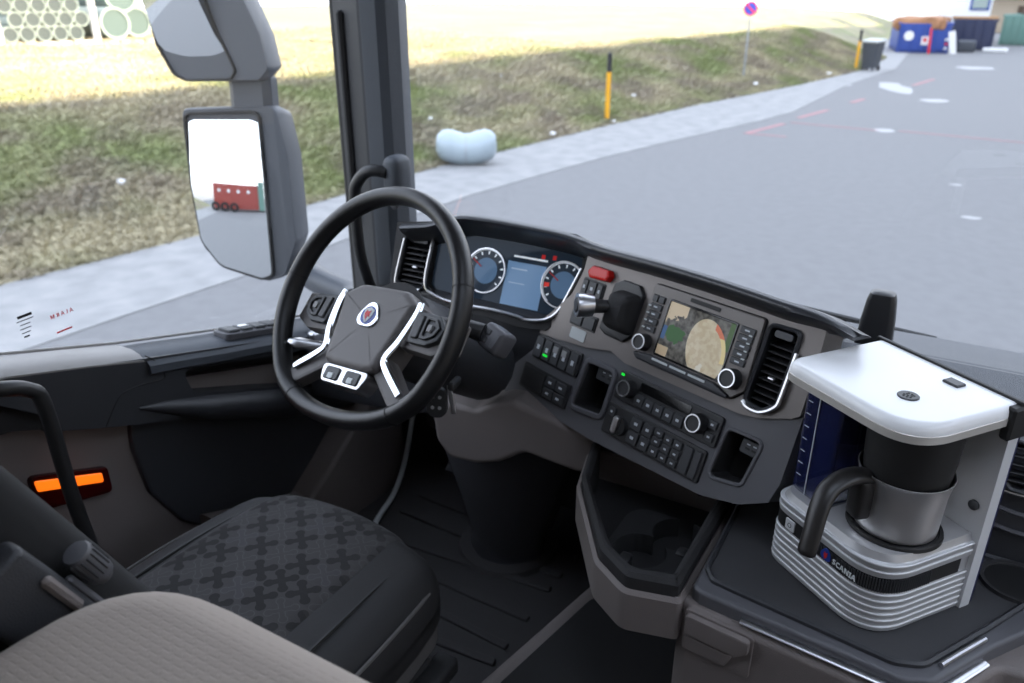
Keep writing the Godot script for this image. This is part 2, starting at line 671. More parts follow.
	bank.vertex_color_use_as_albedo = true
	bank.albedo_texture = noise_tex(0.05, 13, 512, false, 1, 5, ramp([[0.0, Color(0.62, 0.60, 0.56)], [0.5, Color(0.88, 0.88, 0.84)], [1.0, Color(1, 1, 1)]]))
	bank.uv1_triplanar = true
	bank.uv1_world_triplanar = true
	bank.uv1_scale = Vector3.ONE * 0.5
	var blade := mat("grass_blade", Color.WHITE, 0.9)
	blade.vertex_color_use_as_albedo = true
	mat("paint_red", Color(0.58, 0.42, 0.43), 0.8)
	mat("paint_white", Color(0.60, 0.60, 0.60), 0.8)
	mat("puddle_stain", Color(0.60, 0.60, 0.60), 0.8)
	mat("yellow_post", Color(0.86, 0.62, 0.07), 0.5)
	mat("post_black", Color(0.10, 0.10, 0.11), 0.6)
	mat("galvanised", Color(0.62, 0.64, 0.66), 0.45, 0.6)
	mat("pipe_grey", Color(0.60, 0.65, 0.68), 0.35)
	mat("small_bore_shade", Color(0.13, 0.19, 0.205), 0.6)
	mat("large_bore_shade", Color(0.23, 0.31, 0.31), 0.6)
	mat("pipe_pale", Color(0.55, 0.60, 0.58), 0.6)
	mat("white_paint", Color(0.85, 0.85, 0.85), 0.6)
	mat("bin_dark", Color(0.22, 0.24, 0.27), 0.5)
	mat("bin_lid", Color(0.66, 0.67, 0.66), 0.5)
	mat("blue_skip", Color(0.10, 0.24, 0.55), 0.5)
	mat("navy_skip", Color(0.07, 0.12, 0.26), 0.5)
	mat("green_skip", Color(0.36, 0.50, 0.46), 0.6)
	mat("rubble", Color(0.58, 0.42, 0.30), 0.95)
	mat("brick_red", Color(0.55, 0.20, 0.16), 0.6)
	mat("tyre", Color(0.07, 0.07, 0.075), 0.8)
	mat("stone", Color(0.62, 0.60, 0.57), 0.9)
	mat("timber", Color(0.62, 0.48, 0.33), 0.85)
	mat("dark_timber", Color(0.28, 0.22, 0.17), 0.85)
	mat("wall_render", Color(0.62, 0.57, 0.50), 0.9)
	mat("roof_dark", Color(0.20, 0.23, 0.26), 0.7)
	mat("sign_blue", Color(0.12, 0.22, 0.60), 0.5)
	mat("sign_red", Color(0.75, 0.10, 0.12), 0.5)
	mat("emblem_blue", Color(0.10, 0.22, 0.55), 0.3)
	mat("ink_red", Color(0.85, 0.10, 0.12), 0.6)
	mat("ink_black", Color(0.08, 0.08, 0.09), 0.6)
	mat("blue_plastic", Color(0.07, 0.09, 0.26), 0.4)

# ---------------------------------------------------------------- the scene
func _ready() -> void:
	rng.seed = 20
	# camera
	var cam := Camera3D.new()
	add_child(cam)
	cam.position = Vector3(0, 1.3, 0)
	cam.rotation_degrees = Vector3(-23.8, 30.0, 0)
	var lens := CameraAttributesPhysical.new()
	lens.frustum_focal_length = 27.55
	lens.frustum_near = 0.02
	lens.frustum_far = 500.0
	lens.frustum_focus_distance = 1.0
	lens.exposure_aperture = 5.5
	cam.attributes = lens
	cam.fov = 47.07
	cam.near = 0.02
	cam.far = 500.0
	cam.current = true
	# sky and exposure
	var env := Environment.new()
	env.background_mode = Environment.BG_SKY
	var sk := Sky.new()
	var sm := ProceduralSkyMaterial.new()
	sm.sky_top_color = Color(0.84, 0.89, 0.975)
	sm.sky_horizon_color = Color(0.95, 0.97, 1.0)
	sm.sky_curve = 0.25
	sm.ground_bottom_color = Color(0.45, 0.45, 0.46)
	sm.ground_horizon_color = Color(0.85, 0.87, 0.9)
	sm.sun_angle_max = 12.0
	sm.energy_multiplier = 1.0
	sk.sky_material = sm
	env.sky = sk
	env.background_energy_multiplier = 3.8
	env.tonemap_mode = Environment.TONE_MAPPER_LINEAR
	env.tonemap_exposure = 1.0
	env.sdfgi_enabled = true
	env.ssao_enabled = true
	env.ssil_enabled = true
	var we := WorldEnvironment.new()
	we.environment = env
	add_child(we)
	# low sun from the right, behind the warehouse across the road
	var sun := DirectionalLight3D.new()
	sun.name = "sun"
	add_child(sun)
	sun.look_at_from_position(Vector3(0, 0, 0), Vector3(-cos(deg_to_rad(14.0)), -sin(deg_to_rad(14.0)), -0.10), Vector3.UP)
	sun.light_color = Color(1.0, 0.93, 0.81)
	sun.light_energy = 6.0
	sun.light_angular_distance = 0.6
	sun.shadow_enabled = true
	materials()

	cab_shell()
	outdoors()

	door()
	mirror_arm()
	dashboard()

	steering()
	console()
	seats()

	coffee_machine()
	small_things()


func pane(nx: int, ny: int, fn: Callable) -> MB:
	var m := fr()
	var g := []
	for j in ny + 1:
		var row := []
		for i in nx + 1: row.append(m.p(fn.call(float(i) / nx, float(j) / ny)))
		g.append(row)
	for j in ny:
		for i in nx: m.quad(g[j][i], g[j][i + 1], g[j + 1][i + 1], g[j + 1][i])
	return m
func slab(x0: float, y0: float, z0: float, x1: float, y1: float, z1: float, bev := 0.005) -> MB:
	var m := fr()
	m.box(Vector3((x0 + x1) / 2, (y0 + y1) / 2, (z0 + z1) / 2), Vector3(absf(x1 - x0), absf(y1 - y0), absf(z1 - z0)), bev)
	return m
func cab_shell() -> void:
	var S := "structure"
	solo("floor", slab(-1.40, -0.08, -1.72, 1.0, 0.0, 0.85), M.rubber, "black ribbed rubber cab floor under the pedals", "floor", "", S)
	var ce := thing("ceiling", "pale cab ceiling lining round the added roof hatch", "ceiling", Vector3(-0.2, 1.95, -0.4), "", S)
	for a in [[-1.42, -1.75, 1.02, -0.85], [-1.42, -0.10, 1.02, 0.87], [-1.42, -0.85, -0.25, -0.10], [0.55, -0.85, 1.02, -0.10]]:
		part("lining", slab(a[0], 1.95, a[1], a[2], 2.03, a[3]), M.headliner, ce)
	solo("window_3", pane(4, 4, func(u: float, w: float) -> Vector3: return Vector3(lerpf(-0.27, 0.57, u), 2.01, lerpf(-0.87, -0.08, w))), M.glass, "unseen clear roof hatch added over the cab for more daylight", "window", "", S)  # unseen hatch, added to bring more daylight onto bunk and tray
	solo("wall_back", slab(-1.42, -0.08, 0.79, 1.02, 1.95, 0.87), M.headliner, "pale padded rear wall behind the bunk", "wall", "", S)
	solo("wall_front", slab(-1.40, -0.08, -1.74, 1.0, 0.60, -1.64), M.soft_black, "dark bulkhead in front of the footwell", "wall", "", S)
	solo("wall_left", slab(-1.42, -0.08, 0.02, -1.34, 1.95, 0.79), M.headliner, "pale side wall behind the driver door", "wall", "", S)
	var wr := thing("wall_right", "grey passenger side wall with an unseen doorway added for more daylight", "wall", Vector3(0.98, 0, 0), "", S)  # unseen side left open, added to let daylight in from the right
	part("sill_panel", slab(0.94, -0.08, -1.64, 1.02, 0.10, 0.79), M.beige_plastic, wr)
	part("rear_panel", slab(0.94, 0.10, 0.02, 1.02, 1.95, 0.79), M.headliner, wr)
	part("front_panel", slab(0.94, 0.10, -1.64, 1.02, 0.66, -1.36), M.beige_plastic, wr)
	part("upper_rail", slab(0.94, 1.74, -1.64, 1.02, 1.95, 0.02), M.headliner, wr)
	var h := thing("trim_1", "dark header trim over the windscreen", "trim", Vector3(-0.2, 1.74, -1.6), "", S)
	part("header", slab(-1.42, 1.74, -1.75, 1.02, 1.96, -1.5), M.headliner, h)
	part("door_rail", slab(-1.42, 1.74, -1.5, -1.34, 1.96, 0.02), M.headliner, h)
	# windscreen pillars, an outline in plan pushed upwards
	for s in [1, -1]:
		var pl := thing("trim_2" if s == 1 else "trim_3", "dark windscreen pillar trim beside the driver with black door seal" if s == 1 else "dark windscreen pillar trim on the passenger side", "pillar", Vector3(-0.2 - s * 1.1, 0.42, -1.53), "", S)
		var outl := PackedVector2Array()
		for q in [Vector2(-1.42, 1.590), Vector2(-1.352, 1.500), Vector2(-1.262, 1.485), Vector2(-1.212, 1.495), Vector2(-1.200, 1.53), Vector2(-1.222, 1.60), Vector2(-1.36, 1.68), Vector2(-1.42, 1.66)]:
			outl.append(Vector2(-0.2 + (q.x + 0.2) * s, q.y))
		var m := fr(Transform3D(ZUP, Vector3.ZERO))
		m.prism(rounded(outl, 0.012, 3), 0.40, 1.80)
		part("cover", m, M.dark_plastic, pl)
		var lit := PackedVector2Array()
		for q in [Vector2(-1.256, 1.480), Vector2(-1.210, 1.486), Vector2(-1.192, 1.50), Vector2(-1.186, 1.54), Vector2(-1.212, 1.606), Vector2(-1.24, 1.60), Vector2(-1.25, 1.50)]:
			lit.append(Vector2(-0.2 + (q.x + 0.2) * s, q.y))
		m = fr(Transform3D(ZUP, Vector3.ZERO))
		m.prism(rounded(lit, 0.006, 3), 0.62, 1.80)
		part("lit_edge", m, M.pad, pl)  # paler strip puts the light on the pillar edge into colour
		m = fr()
		m.tube([Vector3(-0.2 - 1.148 * s, 0.42, -1.512), Vector3(-0.2 - 1.148 * s, 1.78, -1.512)], 0.014, 10)
		part("door_seal", m, M.matte_black, pl)
		m = fr()
		m.box(Vector3(-0.2 - 1.118 * s, 1.02, -1.492), Vector3(0.018, 0.5, 0.02), 0.006)
		part("seam_strip", m, M.soft_black, pl)
	# windscreen and door glass
	var ws := func(u: float, w: float) -> Vector3:
		var x := lerpf(-1.225, 0.825, u)
		var k := (x + 0.2) / 1.03
		return Vector3(x, lerpf(0.55, 1.80, w), -1.70 + 0.11 * k * k + 0.06 * w)
	solo("window_1", pane(24, 6, ws), M.glass, "wide clear windscreen in front of the dashboard", "windscreen", "", S)
	var dw := thing("window_2", "driver door window with printed glass marks in its lower corner", "window", Vector3(-1.385, 0.6, -0.7), "", S)
	part("pane", pane(6, 4, func(u: float, w: float) -> Vector3: return Vector3(-1.385, lerpf(0.45, 1.78, w), lerpf(-1.60, 0.02, u))), M.glass, dw)
	# printed marks face outwards, so they read back to front from inside: the text looks towards -x
	var gb := Basis(Vector3(0, -0.05, 1).normalized(), Vector3(0, 1, 0.05).normalized(), Vector3(-1, 0, 0))
	text("red_mark", "A L A R M", 0.0100, Transform3D(gb, Vector3(-1.383, 0.767, -0.744)), M.ink_red, dw, 0.0004)
	# marks too small to read are plain short strokes
	for k in 6:
		var ln := fr(Transform3D(gb, Vector3(-1.383, 0.785 - 0.0075 * k, -0.680)))
		ln.box(Vector3(0.001 * k, 0, 0), Vector3([0.026, 0.030, 0.018, 0.020, 0.016, 0.010][k], [0.005, 0.0016, 0.0016, 0.0016, 0.0016, 0.003][k], 0.0004), 0.0001)
		part("glass_mark", ln, M.ink_black, dw)
	var rl := fr(Transform3D(gb, Vector3(-1.383, 0.735, -0.742)))
	rl.box(Vector3.ZERO, Vector3(0.030, 0.0030, 0.0004), 0.0001)
	part("red_stroke", rl, M.ink_red, dw)

# ---------------------------------------------------------------- outdoors
const BASE_LINE := [[40.0, -8.8], [0.0, -8.75], [-4.0, -8.5], [-7.0, -8.15], [-11.5, -8.1], [-17.0, -7.5], [-22.0, -6.85], [-29.0, -5.5], [-36.0, -4.5], [-44.0, -4.4], [-52.0, -5.6], [-70.0, -7.0], [-130.0, -9.0]]
func along(tbl: Array, z: float) -> float:
	for i in tbl.size() - 1:
		if z <= tbl[i][0] and z >= tbl[i + 1][0]:
			return lerpf(tbl[i][1], tbl[i + 1][1], inverse_lerp(tbl[i][0], tbl[i + 1][0], z))
	return tbl[0][1] if z > tbl[0][0] else tbl[tbl.size() - 1][1]
var lumps := FastNoiseLite.new()
func land(d: float, z: float) -> float:
	# height of the bank d metres left of its foot
	var t := clampf(d / 4.2, 0, 1)
	var y := -1.5 + 1.3 * (t * t * (3 - 2 * t) * 0.5 + t * 0.5)
	y += 0.058 * clampf(d - 4.2, 0, 7.8) + 0.006 * maxf(0.0, d - 12.0)
	return y + lumps.get_noise_2d(d * 1.4, z) * 0.10 * clampf(d, 0, 1)
func land_color(d: float, z: float) -> Color:
	var a := lumps.get_noise_2d(d * 2.2 + 50, z * 1.2)
	var b := lumps.get_noise_2d(d * 0.9 - 80, z * 0.55 + 31)
	var green := Color(0.23, 0.26, 0.11)
	var straw := Color(0.41, 0.365, 0.25)
	var brown := Color(0.25, 0.21, 0.165)
	var c := straw.lerp(green, clampf(0.52 + b * 1.4, 0, 1))
	c = c.lerp(brown, clampf(0.20 + a * 1.5, 0, 0.8))
	# flat top paler: sunlight put into the colour of slightly drier grass
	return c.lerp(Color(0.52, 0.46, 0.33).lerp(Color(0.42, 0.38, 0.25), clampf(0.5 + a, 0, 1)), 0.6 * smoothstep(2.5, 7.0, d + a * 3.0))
func patch(x: float, z: float, rx: float, rz: float, turn: float, m: Material, called: String, parent: Node) -> void:
	# worn mark on the road, an uneven outline three millimetres thick
	var pg := PackedVector2Array()
	for k in 14:
		var an := TAU * k / 14
		var w := rng.randf_range(0.72, 1.15)
		pg.append(Vector2(cos(an) * rx * w, sin(an) * rz * w).rotated(turn) + Vector2(x, -z))
	var mb := fr(Transform3D(ZUP, Vector3.ZERO))
	mb.prism(pg, -1.502, -1.494)
	part(called, mb, m, parent)
func strip(a: Vector2, b: Vector2, w: float, m: Material, called: String, parent: Node) -> void:
	var d := (b - a).normalized()
	var s := Vector2(-d.y, d.x) * w / 2
	var mb := fr(Transform3D(ZUP, Vector3.ZERO))
	mb.prism(PackedVector2Array([Vector2(a.x + s.x, -a.y - s.y), Vector2(b.x + s.x, -b.y - s.y), Vector2(b.x - s.x, -b.y + s.y), Vector2(a.x - s.x, -a.y + s.y)]), -1.502, -1.493)
	part(called, mb, m, parent)
func outdoors() -> void:
	var S := "structure"
	lumps.seed = 4
	lumps.frequency = 0.35
	lumps.fractal_octaves = 4
	var road := thing("road", "grey asphalt road running past the truck", "road", Vector3(2, -1.5, -20), "", S)
	part("asphalt", slab(-12.0, -1.7, 60, 60.0, -1.5, -140, 0.0), M.asphalt, road)
	# lighter old strip along the foot of the bank
	var edge := []
	for z in range(40, -64, -2):
		edge.append(Vector2(along(BASE_LINE, z) - 0.6, -z))
	var near := [[40.0, -7.0], [-3.5, -6.75], [-5.0, -6.55], [-9.5, -6.55], [-13.4, -6.05], [-16.5, -5.4], [-21.5, -4.25], [-30.0, -4.1], [-38.0, -3.4], [-64.0, -4.6]]
	for z in range(-62, 42, 2): edge.append(Vector2(along(near, z), -z))
	var m := fr(Transform3D(ZUP, Vector3.ZERO))
	m.prism(PackedVector2Array(edge), -1.51, -1.488)
	part("old_pavement", m, M.old_asphalt, road)
	for a in [[-4.40, -18.0, -4.0, -19.9, 0.13], [-3.9, -21.1, -3.53, -23.0, 0.14], [-3.23, -25.0, -3.05, -26.1, 0.15], [-2.14, -31.1, -1.70, -33.8, 0.16], [-4.35, -18.0, -3.52, -18.0, 0.08], [-3.9, -20.2, -1.9, -19.9, 0.07], [-1.5, -20.1, 4.0, -19.2, 0.07]]:
		strip(Vector2(a[0], a[1]), Vector2(a[2], a[3]), a[4], M.paint_red, "red_line", road)
	for a in [[-2.6, -30.0, 0.45, 1.8, 0.24], [-1.2, -26.7, 0.42, 0.45, 0.0], [-1.8, -20.0, 0.24, 0.30, 0.1], [-5.25, -20.7, 0.2, 0.5, 0.2], [-4.4, -30.6, 0.35, 1.1, 0.3], [0.2, -12.3, 0.13, 0.09, 0.1], [-0.5, -40.0, 0.8, 0.9, 0.0], [-3.3, -7.6, 0.12, 0.09, 0.4], [-6.9, -5.2, 0.30, 0.12, 0.3], [-0.1, -14.5, 0.1, 0.07, 0.0], [-5.9, -17.5, 0.3, 0.7, 0.35]]:
		patch(a[0], a[1], a[2], a[3], a[4], M.paint_white, "white_mark", road)
	# the bank: one uneven surface with a skirt below it
	m = fr()
	var ds := []
	for i in 30: ds.append(i * 0.2)
	for i in 18: ds.append(6.0 + i * 0.5)
	for i in 12: ds.append(15.0 + i * 3.2)
	var zs := []
	var z := 30.0
	while z > -92.0:
		zs.append(z)
		z -= 0.3 if z < -2 and z > -22 else (0.6 if z < 3 and z > -46 else 2.0)
	var g := []
	for zz in zs:
		var row := []
		for d in ds:
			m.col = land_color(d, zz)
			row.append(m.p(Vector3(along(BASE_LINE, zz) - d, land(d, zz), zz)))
		g.append(row)
	for j in zs.size() - 1:
		for i in ds.size() - 1: m.quad(g[j][i], g[j][i + 1], g[j + 1][i + 1], g[j + 1][i])
	solo("grass_bank", m, M.bank_soil, "grassy bank rising beside the road to a pale field tinted as sunlit", "bank", "", S, Vector3(-8.2, -1.5, -10), 60, true)
	# tufts
	var tuft := fr()
	for k in 7:
		var an := TAU * k / 7 + 0.3
		var lean := 0.30 + 0.5 * fposmod(k * 0.37, 1.0)
		var b := Vector3(cos(an), 0, sin(an))
		var side := Vector3(-sin(an), 0, cos(an)) * 0.10
		var q0 := tuft.p(b * 0.1 - side)
		var q1 := tuft.p(b * 0.1 + side)
		var q2 := tuft.p(b * (0.2 + lean * 0.6) + Vector3(0, 0.75, 0) + side * 0.6)
		var q3 := tuft.p(b * (0.35 + lean) + Vector3(0, 0.9, 0))
		tuft.tri(q0, q1, q2)
		tuft.tri(q0, q2, q3)
	var mm := MultiMesh.new()
	mm.transform_format = MultiMesh.TRANSFORM_3D
	mm.use_colors = true
	mm.mesh = tuft.mesh(Vector3.ZERO)
	mm.instance_count = 70000
	for i in mm.instance_count:
		var zz := lerpf(0.0, -45.0, pow(rng.randf(), 1.5)) if i % 6 else rng.randf_range(-24, -4)
		var d := rng.randf_range(0.05, 5.2) if i % 6 else rng.randf_range(5.0, 13.0)
		var s := rng.randf_range(0.04, 0.11)
		mm.set_instance_transform(i, Transform3D(Basis(Vector3.UP, rng.randf() * TAU).scaled(Vector3(s, s * rng.randf_range(0.6, 1.3), s)), Vector3(along(BASE_LINE, zz) - d, land(d, zz) - 0.01, zz)))
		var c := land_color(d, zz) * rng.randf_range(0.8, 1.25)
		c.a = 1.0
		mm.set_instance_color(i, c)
	var mi := MultiMeshInstance3D.new()
	mi.name = "grass_tufts"
	mi.multimesh = mm
	mi.material_override = M.grass_blade
	add_child(mi)
	tag(mi, "short dry and green grass tufts covering the bank", "grass", "", "stuff")
	# long warehouse across the road: its roof edge throws the shade that covers road and bank
	var wh := thing("warehouse", "long pale warehouse across the road, out of view to the right", "building", Vector3(13, -1.5, -20))
	var tb := Basis(Vector3.UP, deg_to_rad(-5.7))
	m = fr()
	m.box(Vector3(19.5, 1.92, -20), Vector3(14, 6.84, 130), 0.02, tb)
	part("wall", m, M.wall_render, wh)
	m = fr()
	m.box(Vector3(19.5, 5.42, -20), Vector3(14.6, 0.35, 130.6), 0.05, tb)
	part("roof", m, M.roof_dark, wh)
	# bent pipe at the foot of the bank
	var e := thing("pipe_bend", "short fat pale grey pipe bend lying at the foot of the bank", "pipe", Vector3(-7.86, -1.5, -11.98))
	m = fr()
	var dir := Vector3(0.87, 0, -0.5)
	var pth := []
	var rad := []
	for k in 17:
		var t := -1.0 + k / 8.0
		pth.append(Vector3(-7.86, -1.5, -11.98) + dir * (t * 0.53) + Vector3(0, 0.27 + 0.20 * t * t * (1.2 - 0.6 * t * t), 0))
		rad.append(0.31 * (1.0 - pow(absf(t), 6.0) * 0.55) * (1.0 - 0.10 * (1.0 - t * t)))
	m.tube(pth, rad, 24)
	part("shell", m, M.pipe_grey, e)
	m = fr()
	m.tube([pth[8] - dir * 0.012, pth[8] + dir * 0.012], 0.288, 24)
	part("seam", m, M.galvanised, e)
	# marker posts
	for a in [[-7.75, -18.0, 1.55, "yellow marker post with black top on the bank near the pipe bend"], [-4.75, -36.3, 1.55, "yellow marker post with black top beside the wheeled bin"]]:
		var yb: float = -1.5 if a[1] < -30 else land(0.2, a[1])
		var po := thing("marker_post", a[3], "post", Vector3(a[0], yb, a[1]), "marker posts along the road")
		m = fr(Transform3D(ZUP, Vector3(a[0], yb, a[1])))
		m.lathe([Vector2(0.055, -0.05), Vector2(0.055, 1.12)], 12)
		part("shaft", m, M.yellow_post, po)
		m = fr(Transform3D(ZUP, Vector3(a[0], yb, a[1])))
		m.lathe([Vector2(0.057, 1.12), Vector2(0.057, 1.5), Vector2(0.04, 1.55), Vector2(0, 1.56)], 12)
		part("cap", m, M.post_black, po)
	# round road sign
	var sg := thing("road_sign", "round blue and red no-parking sign on a thin grey pole", "sign", Vector3(-7.1, -1.2, -27.8))
	var sb := Vector3(-7.1, land(1.3, -27.8), -27.8)
	m = fr(Transform3D(ZUP, sb))
	m.lathe([Vector2(0.03, -0.3), Vector2(0.03, 2.35), Vector2(0, 2.36)], 10)
	part("pole", m, M.galvanised, sg)
	var sf := Transform3D(Basis(Vector3.UP, 0.25), sb + Vector3(0.0, 2.12, 0.04))
	m = fr(sf)
	m.lathe([Vector2(0.22, 0), Vector2(0.22, 0.02)], 28)
	part("red_rim", m, M.sign_red, sg)
	m = fr(sf)
	m.lathe([Vector2(0.175, 0.01), Vector2(0.175, 0.026)], 28)
	part("blue_face", m, M.sign_blue, sg)
	m = fr(sf)
	m.box(Vector3(0, 0, 0.03), Vector3(0.045, 0.36, 0.008), 0.001, Basis(Vector3(0, 0, 1), 0.8))
	part("red_bar", m, M.sign_red, sg)
	wheelie_bin()
	skips()
	pipe_yard()
	behind_truck()
	# litter
	for a in [[1.56, -6.45, 0.06], [1.6, -13.2, 0.05], [0.2, -15.4, 0.06], [1.2, -20.8, 0.07], [0.6, -27.0, 0.08], [3.0, -17.5, 0.05], [0.15, -17.9, 0.05], [0.3, -33.0, 0.09]]:
		var x := along(BASE_LINE, a[1]) - float(a[0])
		m = fr()
		m.rbox(Vector3(x, land(a[0], a[1]) + a[2] * 0.5, a[1]), Vector3(a[2], a[2] * 0.7, a[2] * 0.8), a[2] * 0.45, 4)
		solo("paper_scrap", m, M.white_paint, "small white scrap of litter lying in the grass of the bank", "litter", "litter on the bank", "", Vector3(x, land(a[0], a[1]), a[1]))
func wheelie_bin() -> void:
	var at := Vector3(-4.25, -1.5, -36.6)
	var t := thing("wheeled_bin", "dark grey wheeled refuse bin with a pale lid at the roadside", "bin", at)
	var T := Transform3D(Basis(Vector3.UP, -0.35), at)
	var m := fr(T)
	var rg := []
	for k in [[0.10, 0.52, 0.50], [1.08, 0.66, 0.66]]:
		var row := []
		for q in rr(-k[1] / 2, -k[2] / 2, k[1] / 2, k[2] / 2, 0.05, 3): row.append(Vector3(q.x, k[0], q.y))
		rg.append(row)
	m.loft(rg)
	part("body", m, M.bin_dark, t)
	m = fr(T * Transform3D(Basis(Vector3.RIGHT, 0.08), Vector3(0, 1.1, 0)))
	m.box(Vector3(0, 0.04, 0), Vector3(0.74, 0.09, 0.78), 0.03)
	part("lid", m, M.bin_lid, t)
	for s in [-1, 1]:
		m = fr(T * Transform3D(Basis(Vector3.UP, PI / 2), Vector3(s * 0.24, 0.1, -0.22)))
		m.lathe([Vector2(0.1, -0.03), Vector2(0.1, 0.03)], 14)
		part("wheel", m, M.tyre, t)
		m = fr(T)
		m.box(Vector3(s * 0.2, 0.06, 0.18), Vector3(0.07, 0.12, 0.07), 0.01)
		part("foot", m, M.bin_dark, t)
	m = fr(T)
	m.tube([Vector3(-0.28, 1.0, -0.40), Vector3(0.28, 1.0, -0.40)], 0.02, 8)
	part("handle", m, M.bin_dark, t)
func skip(called: String, label: String, T: Transform3D, w: float, h: float, l: float, body: Material) -> Node3D:
	var t := thing(called, label, "container", T.origin, "refuse containers")
	var m := fr(T)
	m.box(Vector3(0, 0.09, -l / 2), Vector3(w, 0.18, l), 0.01)
	part("floor_frame", m, body, t)
	for a in [[Vector3(0, h / 2, -0.05), Vector3(w, h, 0.1)], [Vector3(0, h / 2, -l + 0.05), Vector3(w, h, 0.1)], [Vector3(-w / 2 + 0.05, h / 2, -l / 2), Vector3(0.1, h, l)], [Vector3(w / 2 - 0.05, h / 2, -l / 2), Vector3(0.1, h, l)]]:
		m = fr(T)
		m.box(a[0], a[1], 0.01)
		part("side", m, body, t)
	for k in 5:
		m = fr(T)
		m.box(Vector3(lerpf(-w / 2 + 0.08, w / 2 - 0.08, k / 4.0), h / 2, 0.03), Vector3(0.09, h, 0.1), 0.02)
		part("rib", m, body, t)
	for s in [-1, 1]:
		m = fr(T)
		m.box(Vector3(s * (w / 2), h, -l / 2), Vector3(0.14, 0.12, l), 0.02)
		part("top_rail", m, body, t)
	return t
func skips() -> void:
	var T := Transform3D(Basis(Vector3.UP, 0.18), Vector3(-3.35, -1.5, -49.5))
	var a := skip("skip_container", "bright blue open refuse container with white round mark and rubble heaped on top", T, 2.5, 1.45, 5.0, M.blue_skip)
	var m := fr(T * Transform3D(Basis(), Vector3(-0.75, 0.85, 0.09)))
	m.lathe([Vector2(0.24, 0), Vector2(0.24, 0.01)], 20)
	part("round_mark", m, M.white_paint, a)
	m = fr(T)
	m.box(Vector3(0.05, 0.62, 0.095), Vector3(0.34, 0.42, 0.02), 0.002)
	part("warning_plate", m, M.white_paint, a)
	m = fr(T)
	m.box(Vector3(0.05, 0.66, 0.11), Vector3(0.18, 0.2, 0.02), 0.002)
	part("warning_sign", m, M.sign_red, a)
	for k in 3:
		m = fr(T)
		m.box(Vector3(1.1, 0.25 + k * 0.22, 0.095), Vector3(0.16, 0.11, 0.02), 0.002)
		part("warning_stripe", m, M.white_paint if k % 2 == 0 else M.sign_red, a)
	m = fr()
	m.rbox(T * Vector3(0, 1.42, -2.3), Vector3(1.25, 0.32, 2.3), 0.28, 8, func(q: Vector3) -> Vector3: return q * (1.0 + 0.12 * sin(q.x * 9.0) * cos(q.z * 5.0)))
	solo("rubble_heap", m, M.rubble, "brown heap of rubble filling the bright blue container", "rubble", "", "stuff", T * Vector3(0, 1.3, -2.3))
	var T2 := Transform3D(Basis(Vector3.UP, 0.05), Vector3(-1.2, -1.5, -53.5))
	skip("skip_container", "navy blue container with pale timber lying across its top", T2, 2.1, 1.55, 5.0, M.navy_skip)
	for k in 4:
		m = fr()
		m.box(T2 * Vector3(-0.05, 1.672, -0.3 - 0.35 * k), Vector3(2.3 - k * 0.1, 0.12, 0.26), 0.01, Basis(Vector3.UP, 0.04 * (k - 1.5)))
		solo("timber_plank", m, M.timber, "long pale plank lying across the navy blue container", "plank", "planks on the navy container", "", T2 * Vector3(0, 1.6, -0.3 - 0.35 * k))
	m = fr()
	m.box(Vector3(-1.95, -0.95, -49.2), Vector3(0.32, 1.15, 0.06), 0.01, Basis(Vector3(0, 0, 1), 0.22))
	solo("leaning_board", m, M.white_paint, "white board leaning between the two blue containers", "board", "", "", Vector3(-1.95, -1.5, -49.2))
	m = fr()
	m.tube([Vector3(-2.95, -1.5, -48.8), Vector3(-3.05, -0.25, -48.95)], 0.06, 8)
	solo("red_pole", m, M.sign_red, "red steel pole leaning on the bright blue container", "pole", "", "", Vector3(-2.95, -1.5, -48.8))
	m = fr()
	m.rbox(Vector3(-1.35, -1.2, -51.5), Vector3(0.45, 0.3, 0.4), 0.12, 5)
	solo("waste_sack", m, M.bin_dark, "dark full waste sack in front of the navy container", "sack", "", "", Vector3(-1.35, -1.5, -51.5))
	m = fr()
	m.box(Vector3(0.05, -1.38, -52.0), Vector3(1.2, 0.2, 0.3), 0.03)
	solo("white_beam", m, M.white_paint, "white beam lying on the asphalt before the green container", "beam", "", "", Vector3(0.05, -1.5, -52.0))
	skip("skip_container", "pale green container behind the white beam", Transform3D(Basis(Vector3.UP, -0.25), Vector3(1.0, -1.5, -60.0)), 1.8, 1.7, 3.5, M.green_skip)
	# timber stack beside the building
	for k in 5:
		m = fr()
		m.box(Vector3(2.0, -1.3 + 0.4 * k, -66.0), Vector3(1.6, 0.34, 2.4), 0.02)
		solo("timber_bundle", m, M.dark_timber, "brown bundle of boards before the shed, %s of its stack" % ["lowest", "second", "third", "fourth", "topmost"][k], "timber", "stacked board bundles", "", Vector3(2.0, -1.5 + 0.4 * k, -66.0))
	# low building with a dark roof far along the road
	var b := thing("shed", "low shed with dark pitched roof at the end of the road", "building", Vector3(4, -1.5, -84))
	m = fr()
	m.box(Vector3(5.0, -0.1, -84), Vector3(12.0, 2.8, 8), 0.05)
	part("wall", m, M.wall_render, b)
	m = fr(Transform3D(Basis(Vector3.UP, PI / 2), Vector3(-1.5, 1.3, -84)))
	m.prism(V2([-4.6, 0.0, 4.6, 0.0, 0.0, 2.6]), 0.0, 13.0)
	part("roof", m, M.roof_dark, b)
	m = fr()
	m.box(Vector3(1.6, -0.4, -79.95), Vector3(1.2, 1.9, 0.1), 0.02)
	part("door", m, M.dark_timber, b)
	# white site cabin behind the containers
	var c := thing("site_cabin", "white site cabin with blue-framed window behind the containers", "cabin", Vector3(-2.3, -1.5, -62))
	m = fr()
	m.box(Vector3(-2.2, 0.2, -64), Vector3(3.0, 3.4, 4.0), 0.05)
	part("wall", m, M.white_paint, c)
	m = fr()
